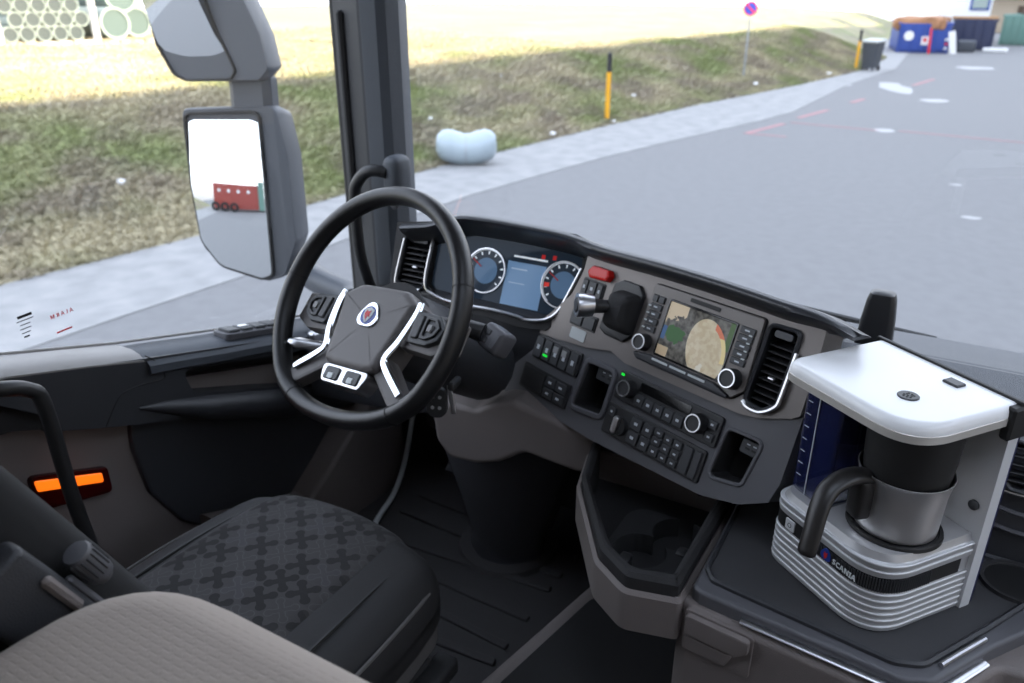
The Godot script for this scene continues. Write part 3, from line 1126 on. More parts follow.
	m.box(Vector3(-1.35, 0.95, -61.96), Vector3(1.1, 1.0, 0.08), 0.02)
	var w := part("window", m, M.blue_skip, c)
	m = fr()
	m.box(Vector3(-1.35, 0.95, -61.91), Vector3(0.85, 0.78, 0.04), 0.01)
	part("window_pane", m, M.pipe_pale, w)
func hollow(path: Array, ro: float, ri: float, m: MB, segs := 20) -> void:
	# straight pipe with an open bore from path[0] to path[1]
	var a: Vector3 = path[0]
	var b: Vector3 = path[1]
	var l := (b - a).length()
	m.xf = Transform3D(Basis.looking_at(a - b, Vector3.UP), a)
	m.lathe([Vector2(ri, 0), Vector2(ro, 0), Vector2(ro, l), Vector2(ri, l)], segs, true)
	m.xf = Transform3D()
func pipe_yard() -> void:
	var y0 := 0.30
	var rk := thing("pipe_rack", "white timber rack holding rows of small grey-green pipes", "rack", Vector3(-20, y0 - 0.1, -12))
	# pipes point at the road, so their open ends show
	var ax := Vector3(-0.98, 0.0, -0.19).normalized()
	var side := Vector3(0.19, 0, -0.98).normalized()
	var o := Vector3(-19.9, y0, -10.95)
	var m := fr()
	for s in [-0.10, 2.10]:
		m = fr()
		m.box(o + side * s + Vector3(0, 0.75, 0), Vector3(0.13, 2.1, 0.13), 0.01)
		part("upright", m, M.white_paint, rk)
	m = fr()
	m.box(o + side * 0.96 + Vector3(0, -0.08, 0), Vector3(0.12, 0.12, 2.3), 0.01, Basis.looking_at(-side, Vector3.UP))
	part("cross_beam", m, M.white_paint, rk)
	for s in [0.2, 1.0, 1.8]:
		m = fr()
		m.box(o + side * s + Vector3(0, -0.26, 0), Vector3(0.2, 0.28, 0.2), 0.01)
		part("foot", m, M.white_paint, rk)
	for r in 6:
		for k in 5:
			var c := o + side * (0.16 + k * 0.37 + (0.18 if r % 2 else 0.0)) + Vector3(0, 0.17 + r * 0.315, 0)
			m = fr()
			hollow([c, c + ax * 3.0], 0.175, 0.155, m)
			var sp := solo("small_pipe", m, M.pipe_pale, "small grey-green pipe in the %s row of the white rack" % ["lowest", "second", "third", "fourth", "fifth", "topmost"][r], "pipe", "small pipes in the rack", "", c)
			m = fr(Transform3D(Basis.looking_at(-ax, Vector3.UP), c + ax * 0.03))
			m.lathe([Vector2(0.157, 0.0), Vector2(0.157, 0.01)], 20)
			part("bore_shade", m, M.small_bore_shade, sp)  # dark green disc painted as the shade inside the bore
	for a in [[2.62, 0.36, 0.38, 0.0, "large pale pipe with open end lying beside the white rack"], [3.10, 1.02, 0.42, 0.5, "large pale pipe stacked on top of the two others"], [3.56, 0.36, 0.38, 0.8, "large pale pipe lying farthest from the white rack"]]:
		var c: Vector3 = o + side * float(a[0]) + Vector3(0, a[1], 0) + ax * float(a[3])
		m = fr()
		hollow([c, c + ax * 4.0], a[2], a[2] - 0.05, m, 28)
		var lp := solo("large_pipe", m, M.pipe_pale, a[4], "pipe", "large pipes in the yard", "", c)
		m = fr(Transform3D(Basis.looking_at(-ax, Vector3.UP), c + ax * 0.06))
		m.lathe([Vector2(float(a[2]) - 0.045, 0.0), Vector2(float(a[2]) - 0.045, 0.02)], 28)
		part("bore_shade", m, M.large_bore_shade, lp)  # disc coloured like the shaded inside of the large pipe
	for a in [[2.15, 0.12], [2.45, 0.12], [2.80, 0.10], [3.15, 0.13], [3.55, 0.15], [3.95, 0.12]]:
		var c: Vector3 = o + side * float(a[0]) + Vector3(0.5, -0.1, 0)
		m = fr()
		m.rbox(c, Vector3(a[1], float(a[1]) * 0.7, a[1]), float(a[1]) * 0.5, 4)
		solo("pale_stone", m, M.stone, "pale sunlit stone lying in front of the large pipes", "stone", "stones by the pipes", "", c)
func behind_truck() -> void:
	# stands behind the truck and shows in the door mirrors
	var t := thing("shipping_container", "rust red container with white dots seen in the door mirror", "container", Vector3(-6.0, -1.5, 24))
	var m := fr()
	m.box(Vector3(-5.25, -0.15, 26), Vector3(4.6, 2.3, 2.4), 0.03)
	part("body", m, M.brick_red, t)
	for k in 4:
		m = fr(Transform3D(Basis(Vector3.UP, PI), Vector3(-6.9 + k * 1.0, 0.35, 24.78)))
		m.lathe([Vector2(0.16, 0), Vector2(0.16, 0.02)], 16)
		part("white_dot", m, M.white_paint, t)
	m = fr()
	m.box(Vector3(-2.7, 0.0, 25.9), Vector3(0.5, 2.7, 2.6), 0.03)
	part("end_frame", m, M.green_skip, t)
	for k in 3:
		m = fr(Transform3D(Basis(), Vector3(-7.2 + k * 0.95, -1.08, 23.8)))
		m.lathe([Vector2(0.2, -0.14), Vector2(0.42, -0.14), Vector2(0.42, 0.14), Vector2(0.2, 0.14)], 20, true)
		solo("tyre", m, M.tyre, "black truck tyre standing before the rust red container", "tyre", "tyres behind the truck", "", Vector3(-7.2 + k * 0.95, -1.5, 23.8))

# ---------------------------------------------------------------- driver door
func csg_poly(poly: PackedVector2Array, t: Transform3D, depth: float, m: Material, op := 0) -> CSGPolygon3D:
	var c := CSGPolygon3D.new()
	c.polygon = poly
	c.mode = CSGPolygon3D.MODE_DEPTH
	c.depth = depth
	c.material = m
	c.operation = op
	c.transform = t
	return c
# polygon with pockets cut into it; every cut is [outline, depth, material]
func cut_panel(called: String, poly: PackedVector2Array, t: Transform3D, depth: float, m: Material, cuts: Array, parent: Node) -> CSGCombiner3D:
	var r := CSGCombiner3D.new()
	r.name = called
	parent.add_child(r, true)
	r.transform = Transform3D(t.basis, t.origin - base_of(parent))
	var b := csg_poly(poly, Transform3D(), depth, m)
	b.name = "base"
	r.add_child(b)
	for i in cuts.size():
		var k: Array = cuts[i]
		var c := csg_poly(k[0], Transform3D(Basis(), Vector3(0, 0, 0.02)), float(k[1]) + 0.02, k[2], CSGShape3D.OPERATION_SUBTRACTION)
		c.name = "cut_%d" % i
		r.add_child(c)
	return r
func door() -> void:
	var D := thing("door_1", "dark driver door with pale sill, pull pocket and glowing amber lens", "door", Vector3(-1.36, 0, -0.7), "", "structure")
	# door frame: x = forward, y = up, z = into the cab
	var T := Transform3D(Basis(Vector3(0, 0, -1), Vector3(0, 1, 0), Vector3(1, 0, 0)), Vector3.ZERO)
	var m := fr(T)
	m.prism(V2([-0.02, -0.08, 1.64, -0.08, 1.64, 0.45, 1.17, 0.50, 0.6, 0.66, -0.02, 0.74]), -1.42, -1.335)
	part("lower_panel", m, M.beige_plastic, D)
	var up := rounded(V2([-0.02, 0.80, 0.584, 0.728, 0.80, 0.668, 0.95, 0.630, 1.165, 0.575, 1.50, 0.51, 1.50, 0.29, 1.17, 0.398, 0.742, 0.553, 0.577, 0.622, -0.02, 0.69]), [0, 0, 0.05, 0.05, 0.05, 0, 0, 0, 0.05, 0.03, 0], 4)
	var pocket := rounded(V2([0.905, 0.606, 1.10, 0.552, 1.26, 0.512, 1.26, 0.415, 1.10, 0.478, 0.925, 0.543]), [0.02, 0.0, 0.02, 0.02, 0.0, 0.03], 4)
	cut_panel("upper_panel", up, T * Transform3D(Basis(), Vector3(0, 0, -1.298)), 0.09, M.dark_plastic, [[pocket, 0.055, M.soft_black], [rounded(V2([0.3, 0.715, 0.555, 0.690, 0.625, 0.635, 0.640, 0.60, 0.3, 0.66]), 0.02, 3), 0.018, M.soft_black]], D)
	m = fr(T)
	m.prism(rounded(V2([0.93, 0.545, 1.10, 0.486, 1.25, 0.425, 1.25, 0.40, 1.10, 0.455, 0.94, 0.515]), 0.012, 3), -1.353, -1.340, 0.002)
	part("pocket_floor", m, M.beige_plastic, D)
	# sill pad: rounded top along the glass
	var rows := []
	for q in [[-0.02, 0.803], [0.30, 0.772], [0.584, 0.737], [0.72, 0.700], [0.83, 0.667]]:
		var row := []
		for s in [[-1.383, -0.03], [-1.383, 0.0], [-1.372, 0.006], [-1.33, 0.006], [-1.308, 0.0], [-1.297, -0.010], [-1.300, -0.020], [-1.33, -0.03]]:
			row.append(T * Vector3(q[0], q[1] + s[1], s[0]))
		rows.append(row)
	m = fr()
	m.loft(rows)
	part("sill_pad", m, M.sill_pad, D)
	rows = []
	for q in [[0.835, 0.660], [0.90, 0.645], [1.0, 0.620], [1.165, 0.583], [1.32, 0.550], [1.47, 0.520]]:
		var row := []
		for s in [[-1.383, -0.05], [-1.383, 0.003], [-1.372, 0.008], [-1.33, 0.006], [-1.302, -0.002], [-1.290, -0.016], [-1.290, -0.032], [-1.32, -0.05]]:
			row.append(T * Vector3(q[0], q[1] + s[1], s[0]))
		rows.append(row)
	m = fr()
	m.loft(rows)
	part("switch_ledge", m, M.pad, D)
	# rubber lip along the glass
	m = fr()
	m.tube(on(T, [Vector3(-0.02, 0.812, -1.378), Vector3(0.584, 0.746, -1.378), Vector3(0.83, 0.676, -1.378), Vector3(1.165, 0.594, -1.378), Vector3(1.5, 0.528, -1.378)]), 0.003, 6)
	part("glass_lip", m, M.sill_pad, D)
	# seam between the two trims
	m = fr()
	m.tube(smooth3(on(T, [Vector3(0.835, 0.664, -1.300), Vector3(0.853, 0.645, -1.297), Vector3(0.865, 0.605, -1.297), Vector3(0.81, 0.611, -1.298), Vector3(0.768, 0.608, -1.298), Vector3(0.728, 0.561, -1.298)]), 4), 0.0013, 6)
	part("seam", m, M.matte_black, D)
	# window switches
	var sl := Transform3D(Basis(Vector3(0, -0.225, -1).normalized(), Vector3(-1, 0, 0), Vector3(0, 1, -0.225).normalized()), Vector3(-1.340, 0.602, -1.125))
	m = fr(sl)
	m.prism(rr(-0.085, -0.028, 0.085, 0.026, 0.012), -0.006, 0.008, 0.002)
	var sp := part("switch_plate", m, M.lower_fascia, D)
	for k in 4:
		m = fr(sl)
		m.prism(rr(-0.075 + k * 0.038, -0.020, -0.043 + k * 0.038, 0.018, 0.004, 2), 0.006, 0.014, 0.002)
		part("window_switch", m, M.button, sp)
	m = fr(sl)
	m.box(Vector3(-0.02, 0.0, 0.0145), Vector3(0.024, 0.012, 0.003), 0.001)
	part("bright_switch", m, M.satin_chrome, sp)
	# armrest lip under the pocket
	rows = []
	for q in [[0.80, 0.566, 0.003], [0.86, 0.540, 0.018], [0.94, 0.500, 0.033], [1.06, 0.450, 0.042], [1.18, 0.402, 0.044], [1.30, 0.358, 0.044], [1.42, 0.325, 0.040]]:
		var row := []
		for k in 14:
			var an := TAU * k / 14
			row.append(T * Vector3(q[0], q[1] + sin(an) * float(q[2]) * 0.95, -1.298 - 0.35 * float(q[2]) + cos(an) * float(q[2])))
		rows.append(row)
	m = fr()
	m.loft(rows)
	part("pull_grip", m, M.dark_plastic, D)
	# red housing on the lower panel, its amber lens made to glow
	m = fr(T)
	var hs := rounded(V2([0.585, 0.522, 0.728, 0.464, 0.728, 0.406, 0.590, 0.446]), 0.012, 4)
	m.prism(hs, -1.338, -1.324, 0.004, 2)
	var lamp := part("lens_housing", m, M.red_lens, D)
	m = fr(T)
	m.prism(rounded(V2([0.592, 0.510, 0.712, 0.460, 0.712, 0.440, 0.594, 0.487]), 0.003, 2), -1.326, -1.321, 0.001)
	part("amber_lens", m, M.amber_lens, lamp, 38, "glowing amber lens")
	var ol := OmniLight3D.new()
	ol.name = "amber_lens_light"
	ol.light_color = Color(1.0, 0.36, 0.06)
	ol.light_energy = 0.0002
	ol.light_size = 0.03
	ol.omni_range = 5.0
	ol.omni_attenuation = 2.0
	ol.shadow_enabled = true
	D.add_child(ol)
	ol.position = Vector3(-1.30, 0.475, -0.652) - D.position
	# dark map pocket and speaker field
	m = fr(T)
	m.prism(rounded(V2([0.79, 0.545, 0.785, 0.470, 0.800, 0.36, 0.86, 0.25, 1.02, 0.10, 1.50, 0.02, 1.50, 0.36, 1.17, 0.45]), 0.03, 4), -1.34, -1.322, 0.006, 2)
	part("map_pocket", m, M.dark_plastic, D)
	rows = []
	for q in [[0.90, 0.20], [1.1, 0.115], [1.3, 0.07], [1.50, 0.06]]:
		var row := []
		for k in 10:
			var an := TAU * k / 10
			row.append(T * Vector3(q[0], q[1] + sin(an) * 0.05, -1.30 + cos(an) * 0.05))
		rows.append(row)
	m = fr()
	m.loft(rows)
	part("pocket_lip", m, M.beige_plastic, D)
	# black pull bar
	m = fr()
	m.tube(smooth3([Vector3(-1.31, 0.78, -0.40), Vector3(-1.24, 0.775, -0.44), Vector3(-1.20, 0.757, -0.522), Vector3(-1.20, 0.737, -0.566), Vector3(-1.20, 0.700, -0.584), Vector3(-1.20, 0.537, -0.588), Vector3(-1.20, 0.383, -0.598), Vector3(-1.22, 0.30, -0.605), Vector3(-1.31, 0.26, -0.61)], 5), 0.0125, 12)
	part("pull_bar", m, M.black_plastic, D)
	# handle of the inside opener, pale lever ahead of the pocket
	m = fr()
	m.rbox(Vector3(-1.288, 0.54, -1.30), Vector3(0.014, 0.018, 0.045), 0.010, 6)
	part("opener", m, M.satin_chrome, D)
	# pillar grip, bolted to the windscreen pillar
	var G := thing("grab_handle", "black grab handle on the windscreen pillar above the steering wheel", "handle", Vector3(-1.19, 0.6, -1.44))
	m = fr()
	m.rbox(Vector3(-1.150, 0.905, -1.455), Vector3(0.026, 0.058, 0.033), 0.022, 6)
	part("mount", m, M.pad, G)
	m = fr()
	m.tube(smooth3([Vector3(-1.160, 0.925, -1.43), Vector3(-1.20, 0.928, -1.415), Vector3(-1.236, 0.900, -1.415), Vector3(-1.250, 0.860, -1.415), Vector3(-1.252, 0.72, -1.42), Vector3(-1.25, 0.60, -1.455)], 5), 0.014, 12)
	part("grip", m, M.leather, G)
	m = fr(Transform3D(Basis(), Vector3(-1.135, 0.855, -1.423)))
	m.lathe([Vector2(0.011, 0), Vector2(0.011, 0.006), Vector2(0.006, 0.008), Vector2(0, 0.008)], 14)
	part("bolt_cap", m, M.dark_plastic, G)

# ---------------------------------------------------------------- door mirrors
func mirror_arm() -> void:
	var c := Vector3(-1.9, 0.775, -1.6)
	var n := Vector3(0.346, 0.081, 0.935).normalized()
	var x := Vector3.UP.cross(n).normalized()
	var T := Transform3D(Basis(x, n.cross(x), n), c)
	var R := thing("door_mirror", "grey twin door mirror outside the driver window", "mirror", Vector3(-1.62, 0.4, -1.65))
	# main mirror
	var shell := rounded(V2([-0.131, 0.224, 0.165, 0.238, 0.190, 0.10, 0.196, -0.16, 0.150, -0.27, 0.09, -0.288, -0.05, -0.252, -0.114, -0.19, -0.128, 0.0]), [0.02, 0.03, 0, 0.05, 0.04, 0.02, 0.05, 0.05, 0], 4)
	var m := fr(T)
	var big := []
	for k in [[-0.19, 0.55], [-0.17, 0.78], [-0.12, 0.94], [-0.05, 1.0], [-0.014, 1.0], [-0.004, 0.985]]:
		var row := []
		for q in shell: row.append(Vector3(lerpf(0.04, q.x, k[1]), lerpf(-0.02, q.y, k[1]), k[0]))
		big.append(row)
	m.loft(big)
	part("main_housing", m, M.mirror_shell, R)
	var gl := rounded(V2([-0.117, 0.206, 0.110, 0.216, 0.112, -0.262, 0.078, -0.274, -0.052, -0.240, -0.106, -0.165, -0.118, 0.0]), [0.02, 0.02, 0.02, 0.02, 0.06, 0.06, 0], 5)
	m = fr(T)
	m.ring(MB.inset(ccw(gl), -0.008), ccw(gl), -0.006, 0.006, 0.002)
	part("main_rim", m, M.matte_black, R)
	glass_part("main_glass", gl, T, 2.4, 0.014, R)
	# wide angle mirror above
	var sh2 := rounded(V2([-0.20, 0.60, -0.168, 0.398, -0.123, 0.313, -0.085, 0.299, 0.135, 0.305, 0.166, 0.335, 0.149, 0.428, 0.109, 0.52, 0.06, 0.62]), [0.03, 0, 0.03, 0.02, 0.02, 0.02, 0, 0, 0.04], 4)
	m = fr(T)
	big = []
	for k in [[-0.15, 0.5], [-0.13, 0.75], [-0.09, 0.93], [-0.03, 1.0], [0.012, 1.0], [0.022, 0.985]]:
		var row := []
		for q in sh2: row.append(Vector3(lerpf(0.0, q.x, k[1]), lerpf(0.45, q.y, k[1]), k[0]))
		big.append(row)
	m.loft(big)
	part("wide_housing", m, M.mirror_shell, R)
	var gl2 := rounded(V2([-0.190, 0.59, -0.160, 0.398, -0.120, 0.322, -0.086, 0.306, 0.050, 0.312, 0.064, 0.332, 0.022, 0.427, -0.010, 0.53, -0.02, 0.59]), [0.02, 0, 0.03, 0.02, 0.015, 0.015, 0, 0, 0.02], 4)
	m = fr(T)
	m.ring(MB.inset(ccw(gl2), -0.006), ccw(gl2), 0.016, 0.030, 0.002)
	part("wide_rim", m, M.matte_black, R)
	var T2 := T * Transform3D(Basis(), Vector3(0, 0.44, 0.03)) * Transform3D(Basis(Vector3(1, 0, 0), 0.26), Vector3.ZERO) * Transform3D(Basis(), Vector3(0, -0.44, 0.0))
	glass_part("wide_glass", gl2, T2, 1.1, 0.012, R)
	# arm between the mirrors and down to the door
	m = fr(T)
	m.box(Vector3(0.080, 0.27, -0.05), Vector3(0.13, 0.12, 0.08), 0.02)
	part("arm_link", m, M.mirror_shell, R)
	m = fr()
	m.tube(smooth3([T * Vector3(0.13, -0.20, -0.08), T * Vector3(0.19, -0.27, -0.08), Vector3(-1.60, 0.50, -1.66), Vector3(-1.46, 0.50, -1.62), Vector3(-1.40, 0.51, -1.56)], 5), 0.055, 14, false, Vector2(1.0, 0.75))
	part("arm", m, M.mirror_shell, R)
func ccw(p: PackedVector2Array) -> PackedVector2Array:
	var o := p.duplicate()
	if Geometry2D.is_polygon_clockwise(o): o.reverse()
	return o
# outward curved mirror glass over an outline: rings shrunk towards the middle, normals of the sphere
func glass_part(called: String, poly0: PackedVector2Array, T: Transform3D, radius: float, z: float, parent: Node) -> void:
	var poly := ccw(poly0)
	var mid := Vector2.ZERO
	for q in poly: mid += q / poly.size()
	var n := poly.size()
	var vs := PackedVector3Array()
	var ns := PackedVector3Array()
	var ix := PackedInt32Array()
	var off := base_of(parent)
	for k in 11:
		for q in poly:
			var a := (q - mid) * (1.0 - k / 10.0)
			var s := sqrt(radius * radius - a.length_squared())
			vs.append(T * Vector3(mid.x + a.x, mid.y + a.y, z - radius + s) - off)
			ns.append((T.basis * Vector3(a.x, a.y, s)).normalized())
	for k in 10:
		for i in n:
			var j := (i + 1) % n
			ix.append_array(PackedInt32Array([k * n + i, (k + 1) * n + j, k * n + j, k * n + i, (k + 1) * n + i, (k + 1) * n + j]))
	var arr := []
	arr.resize(Mesh.ARRAY_MAX)
	arr[Mesh.ARRAY_VERTEX] = vs
	arr[Mesh.ARRAY_NORMAL] = ns
	arr[Mesh.ARRAY_INDEX] = ix
	var am := ArrayMesh.new()
	am.add_surface_from_arrays(Mesh.PRIMITIVE_TRIANGLES, arr)
	var o := MeshInstance3D.new()
	o.name = called
	o.mesh = am
	o.material_override = M.mirror
	parent.add_child(o, true)

# ---------------------------------------------------------------- dashboard
func plane_frame(o: Vector3, yaw: float, tilt: float) -> Transform3D:
	var a := deg_to_rad(yaw)
	var t := deg_to_rad(tilt)
	var n := Vector3(-sin(a) * cos(t), sin(t), cos(a) * cos(t))
	var u := Vector3(cos(a), 0, sin(a))
	return Transform3D(Basis(u, n.cross(u), n), o)
var FC := Transform3D()
var FK := Transform3D()
func plate(called: String, poly: PackedVector2Array, T: Transform3D, z0: float, z1: float, bev: float, m: Material, parent: Node, label := "") -> MeshInstance3D:
	var b := fr(T)
	b.prism(poly, z0, z1, bev, 2)
	return part(called, b, m, parent, 38, label)
func dial_knob(called: String, s: float, t: float, r: float, z: float, T: Transform3D, parent: Node) -> void:
	s += 0.006
	var b := fr(T * Transform3D(Basis(), Vector3(s, t, z)))
	b.lathe([Vector2(r * 1.06, 0), Vector2(r, 0.012), Vector2(r * 0.97, 0.018), Vector2(r * 0.82, 0.019), Vector2(r * 0.80, 0.0175), Vector2(0, 0.0175)], 28)
	var k := part(called, b, M.black_plastic, parent)
	b = fr(T * Transform3D(Basis(), Vector3(s, t, z)))
	b.lathe([Vector2(r * 0.80, 0.0180), Vector2(r * 0.80, 0.0196), Vector2(r * 0.93, 0.0196), Vector2(r * 0.95, 0.0180)], 28, true)
	part("chrome_ring", b, M.satin_chrome, k)
func buttons(list: Array, T: Transform3D, z: float, m: Material, parent: Node, marks := true) -> void:
	for q in list:
		var b := fr(T)
		b.prism(rr(q[0], q[1], q[2], q[3], 0.0015, 2), z, z + 0.004, 0.001)
		var o := part("button", b, m, parent)
		if marks and q[2] - q[0] > 0.012:
			b = fr(T)
			b.box(Vector3((q[0] + q[2]) / 2, (q[1] + q[3]) / 2, z + 0.0042), Vector3((q[2] - q[0]) * 0.32, (q[3] - q[1]) * 0.22, 0.0006), 0.0001)
			part("symbol", b, M.white_print, o)
func vent_slats(s0: float, s1: float, t0: float, t1: float, n: int, T: Transform3D, parent: Node) -> void:
	for k in n:
		var t := lerpf(t0, t1, (k + 0.5) / n)
		var b := fr(T * Transform3D(Basis(Vector3.RIGHT, 0.35), Vector3((s0 + s1) / 2, t, -0.012)))
		b.box(Vector3.ZERO, Vector3(s1 - s0, 0.0026, 0.020), 0.0008)
		part("slat", b, M.black_plastic, parent)
	for k in 3:
		var b := fr(T)
		b.box(Vector3(lerpf(s0, s1, (k + 0.5) / 3), (t0 + t1) / 2, -0.026), Vector3(0.002, t1 - t0, 0.012), 0.0005)
		part("vane", b, M.black_plastic, parent)
	var b2 := fr(T)
	b2.box(Vector3((s0 + s1) / 2 + 0.002, lerpf(t0, t1, 0.42), 0.0), Vector3(0.012, 0.006, 0.008), 0.002)
	part("slider", b2, M.satin_chrome, parent)
func dashboard() -> void:
	FC = plane_frame(Vector3(-0.317, 0.799, -1.139), 22.0, 20.7)
	FK = plane_frame(Vector3(-0.58, 0.80, -1.26), 0.0, 25.0)
	var D := thing("dashboard", "curved dark grey truck dashboard with instruments, screen and switches", "dashboard", Vector3(-0.3, 0.3, -1.3))
	var side := Transform3D(Basis(Vector3(0, 0, -1), Vector3(0, 1, 0), Vector3(1, 0, 0)), Vector3.ZERO)
	var m := fr(side)
	m.prism(rounded(V2([1.63, 0.32, 1.63, 0.66, 1.44, 0.72, 1.37, 0.68, 1.31, 0.50, 1.36, 0.32]), 0.02, 3), -1.02, 0.935)
	part("body", m, M.soft_black, D)
	# ---- instrument cluster
	var recess := V2([-0.338, 0.070, -0.342, 0.034, -0.338, -0.050, -0.311, -0.068, -0.258, -0.075, -0.172, -0.072, -0.111, -0.076, -0.096, -0.078, -0.054, -0.070, -0.034, -0.050, -0.020, -0.013, -0.006, 0.036, -0.010, 0.074, -0.039, 0.086, -0.138, 0.090, -0.236, 0.088, -0.290, 0.086])
	var face := V2([-0.445, 0.066, -0.352, 0.080, -0.300, 0.098, -0.03, 0.098, 0.008, 0.085, 0.006, 0.03, -0.012, -0.03, -0.03, -0.075, -0.054, -0.092, -0.11, -0.096, -0.2, -0.09, -0.29, -0.097, -0.345, -0.085, -0.43, -0.082])
	var ventk := rounded(V2([-0.410, 0.038, -0.346, 0.046, -0.346, -0.060, -0.385, -0.068, -0.411, -0.055]), 0.006, 3)
	cut_panel("cluster_surround", face, FK, 0.06, M.soft_black, [[recess, 0.014, M.soft_black], [ventk, 0.04, M.matte_black]], D)
	var cl := fr(FK)
	cl.prism(MB.inset(ccw(recess), 0.004), -0.0145, -0.011)
	var inv := FK.affine_inverse()
	var screen := part("instrument_display", cl, M.cluster_screen, D, 38, "blue and white instrument display with two round dials", false, func(q: Vector3) -> Vector2:
		var l := inv * q
		return Vector2((l.x + 0.34) / 0.33, (0.092 - l.y) / 0.175))
	# raised dial rings over the display
	for a in [[-0.214, 0.0], [-0.041, 0.0]]:
		var b := fr(FK * Transform3D(Basis(), Vector3(a[0], a[1], -0.0105)))
		b.lathe([Vector2(0.0435, 0), Vector2(0.0435, 0.0035), Vector2(0.0460, 0.0035), Vector2(0.0460, 0)], 36, true)
		part("dial_ring", b, M.satin_chrome, screen)
		b = fr(FK * Transform3D(Basis(Vector3(0, 0, 1), 2.6), Vector3(a[0], a[1], -0.009)))
		b.box(Vector3(0.026, 0, 0), Vector3(0.026, 0.0022, 0.001), 0.0003)
		part("needle", b, M.sign_red, screen)
	# bright trim under the cluster
	var ct := [Vector3(-0.344, 0.040, 0.002), Vector3(-0.341, -0.048, 0.004), Vector3(-0.313, -0.069, 0.005), Vector3(-0.258, -0.077, 0.005), Vector3(-0.172, -0.074, 0.005), Vector3(-0.112, -0.077, 0.005), Vector3(-0.096, -0.080, 0.005), Vector3(-0.056, -0.072, 0.005), Vector3(-0.033, -0.052, 0.004), Vector3(-0.019, -0.013, 0.003), Vector3(-0.005, 0.036, 0.001)]
	m = fr()
	m.tube(on(FK, smooth3(ct, 4)), 0.0034, 8)
	part("bright_trim", m, M.satin_chrome, D)
	var vl := fr(FK)
	vl.ring(MB.inset(ccw(ventk), -0.004), ccw(ventk), -0.002, 0.006, 0.002)
	var vent1 := part("air_vent", vl, M.dark_plastic, D)
	vent_slats(-0.408, -0.348, -0.055, 0.026, 7, FK, vent1)
	m = fr()
	m.tube(on(FK, smooth3([Vector3(-0.414, 0.034, 0.004), Vector3(-0.415, -0.052, 0.005), Vector3(-0.402, -0.066, 0.006), Vector3(-0.380, -0.072, 0.006), Vector3(-0.350, -0.066, 0.006)], 4)), 0.003, 8)
	part("vent_trim", m, M.satin_chrome, vent1)
	plate("vent_shutter", rr(-0.398, 0.030, -0.356, 0.042, 0.004), FK, -0.004, 0.003, 0.001, M.button, vent1)
	# ---- hood running over cluster and middle panel
	var top := smooth3([Vector3(-0.978, 0.872, -1.238), Vector3(-0.94, 0.878, -1.240), Vector3(-0.905, 0.885, -1.243), Vector3(-0.85, 0.905, -1.254), Vector3(-0.789, 0.909, -1.255), Vector3(-0.694, 0.907, -1.255), Vector3(-0.605, 0.903, -1.251), Vector3(-0.527, 0.897, -1.228), Vector3(-0.403, 0.902, -1.181), Vector3(-0.291, 0.904, -1.137), Vector3(-0.192, 0.903, -1.097), Vector3(-0.130, 0.901, -1.074), Vector3(-0.085, 0.889, -1.058)], 4)
	var rows := []
	for i in top.size():
		var q: Vector3 = top[i]
		var e := float(i) / (top.size() - 1)
		var w := 1.0 - smoothstep(0.84, 1.0, e) * 0.96
		var k := smoothstep(0.5, 1.0, e)
		var th := (0.017 if i > 25 else 0.011) * (0.3 + 0.7 * w)
		var bk := minf(0.36, 1.60 + q.z) * w
		rows.append([q + Vector3(0, -th - 0.004, 0.0), q + Vector3(0, -th * 0.55, 0.006), q + Vector3(0, -0.003, 0.003), q + Vector3(0, 0.000, -0.006), q + Vector3(0.01 * k, -0.022 * w, -0.06 * w), q + Vector3(0.015 * k, -0.085 * w, -bk * 0.6), q + Vector3(0.02 * k, -0.16 * w, -bk), q + Vector3(0.02 * k, -0.18 * w, -bk * 0.9), q + Vector3(0.0, -0.05 * w - 0.01, -0.05 * w)])
	m = fr()
	m.loft(rows)
	part("hood", m, M.hood_skin, D, 50)
	# ---- middle panel
	var vent2 := rounded(V2([0.122, -0.056, 0.122, 0.060, 0.166, 0.062, 0.167, -0.044, 0.150, -0.058]), 0.007, 3)
	var upper := V2([-0.372, -0.104, -0.325, -0.055, -0.288, -0.008, -0.276, 0.040, -0.278, 0.078, -0.088, 0.084, 0.16, 0.084, 0.200, 0.085, 0.206, 0.02, 0.208, -0.046, 0.198, -0.054, 0.148, -0.074, 0.114, -0.080, -0.12, -0.084, -0.157, -0.075, -0.213, -0.088, -0.30, -0.098])
	cut_panel("upper_fascia", upper, FC * Transform3D(Basis(), Vector3(0, 0, 0.006)), 0.055, M.fascia_grey, [[vent2, 0.046, M.matte_black]], D)
	var bin1 := rounded(V2([-0.201, -0.112, -0.139, -0.110, -0.140, -0.188, -0.209, -0.196]), 0.008, 3)
	var bin2 := rounded(V2([0.101, -0.188, 0.107, -0.110, 0.164, -0.107, 0.154, -0.177]), 0.008, 3)
	var lower := V2([-0.40, -0.112, -0.30, -0.092, -0.213, -0.080, -0.157, -0.066, -0.12, -0.076, 0.114, -0.072, 0.148, -0.066, 0.198, -0.046, 0.210, -0.040, 0.212, -0.15, 0.205, -0.182, 0.162, -0.207, 0.098, -0.224, -0.143, -0.238, -0.346, -0.236, -0.392, -0.246])
	cut_panel("lower_fascia", lower, FC, 0.075, M.lower_fascia, [[bin1, 0.06, M.soft_black], [bin2, 0.05, M.soft_black]], D)
	m = fr(FC)
	m.ring(MB.inset(ccw(bin1), -0.010), ccw(bin1), -0.004, 0.005, 0.002)
	part("bin_frame", m, M.lower_fascia, D)
	m = fr(FC)
	m.ring(MB.inset(ccw(bin2), -0.006), ccw(bin2), -0.004, 0.003, 0.0015)
	part("bin_frame", m, M.lower_fascia, D)
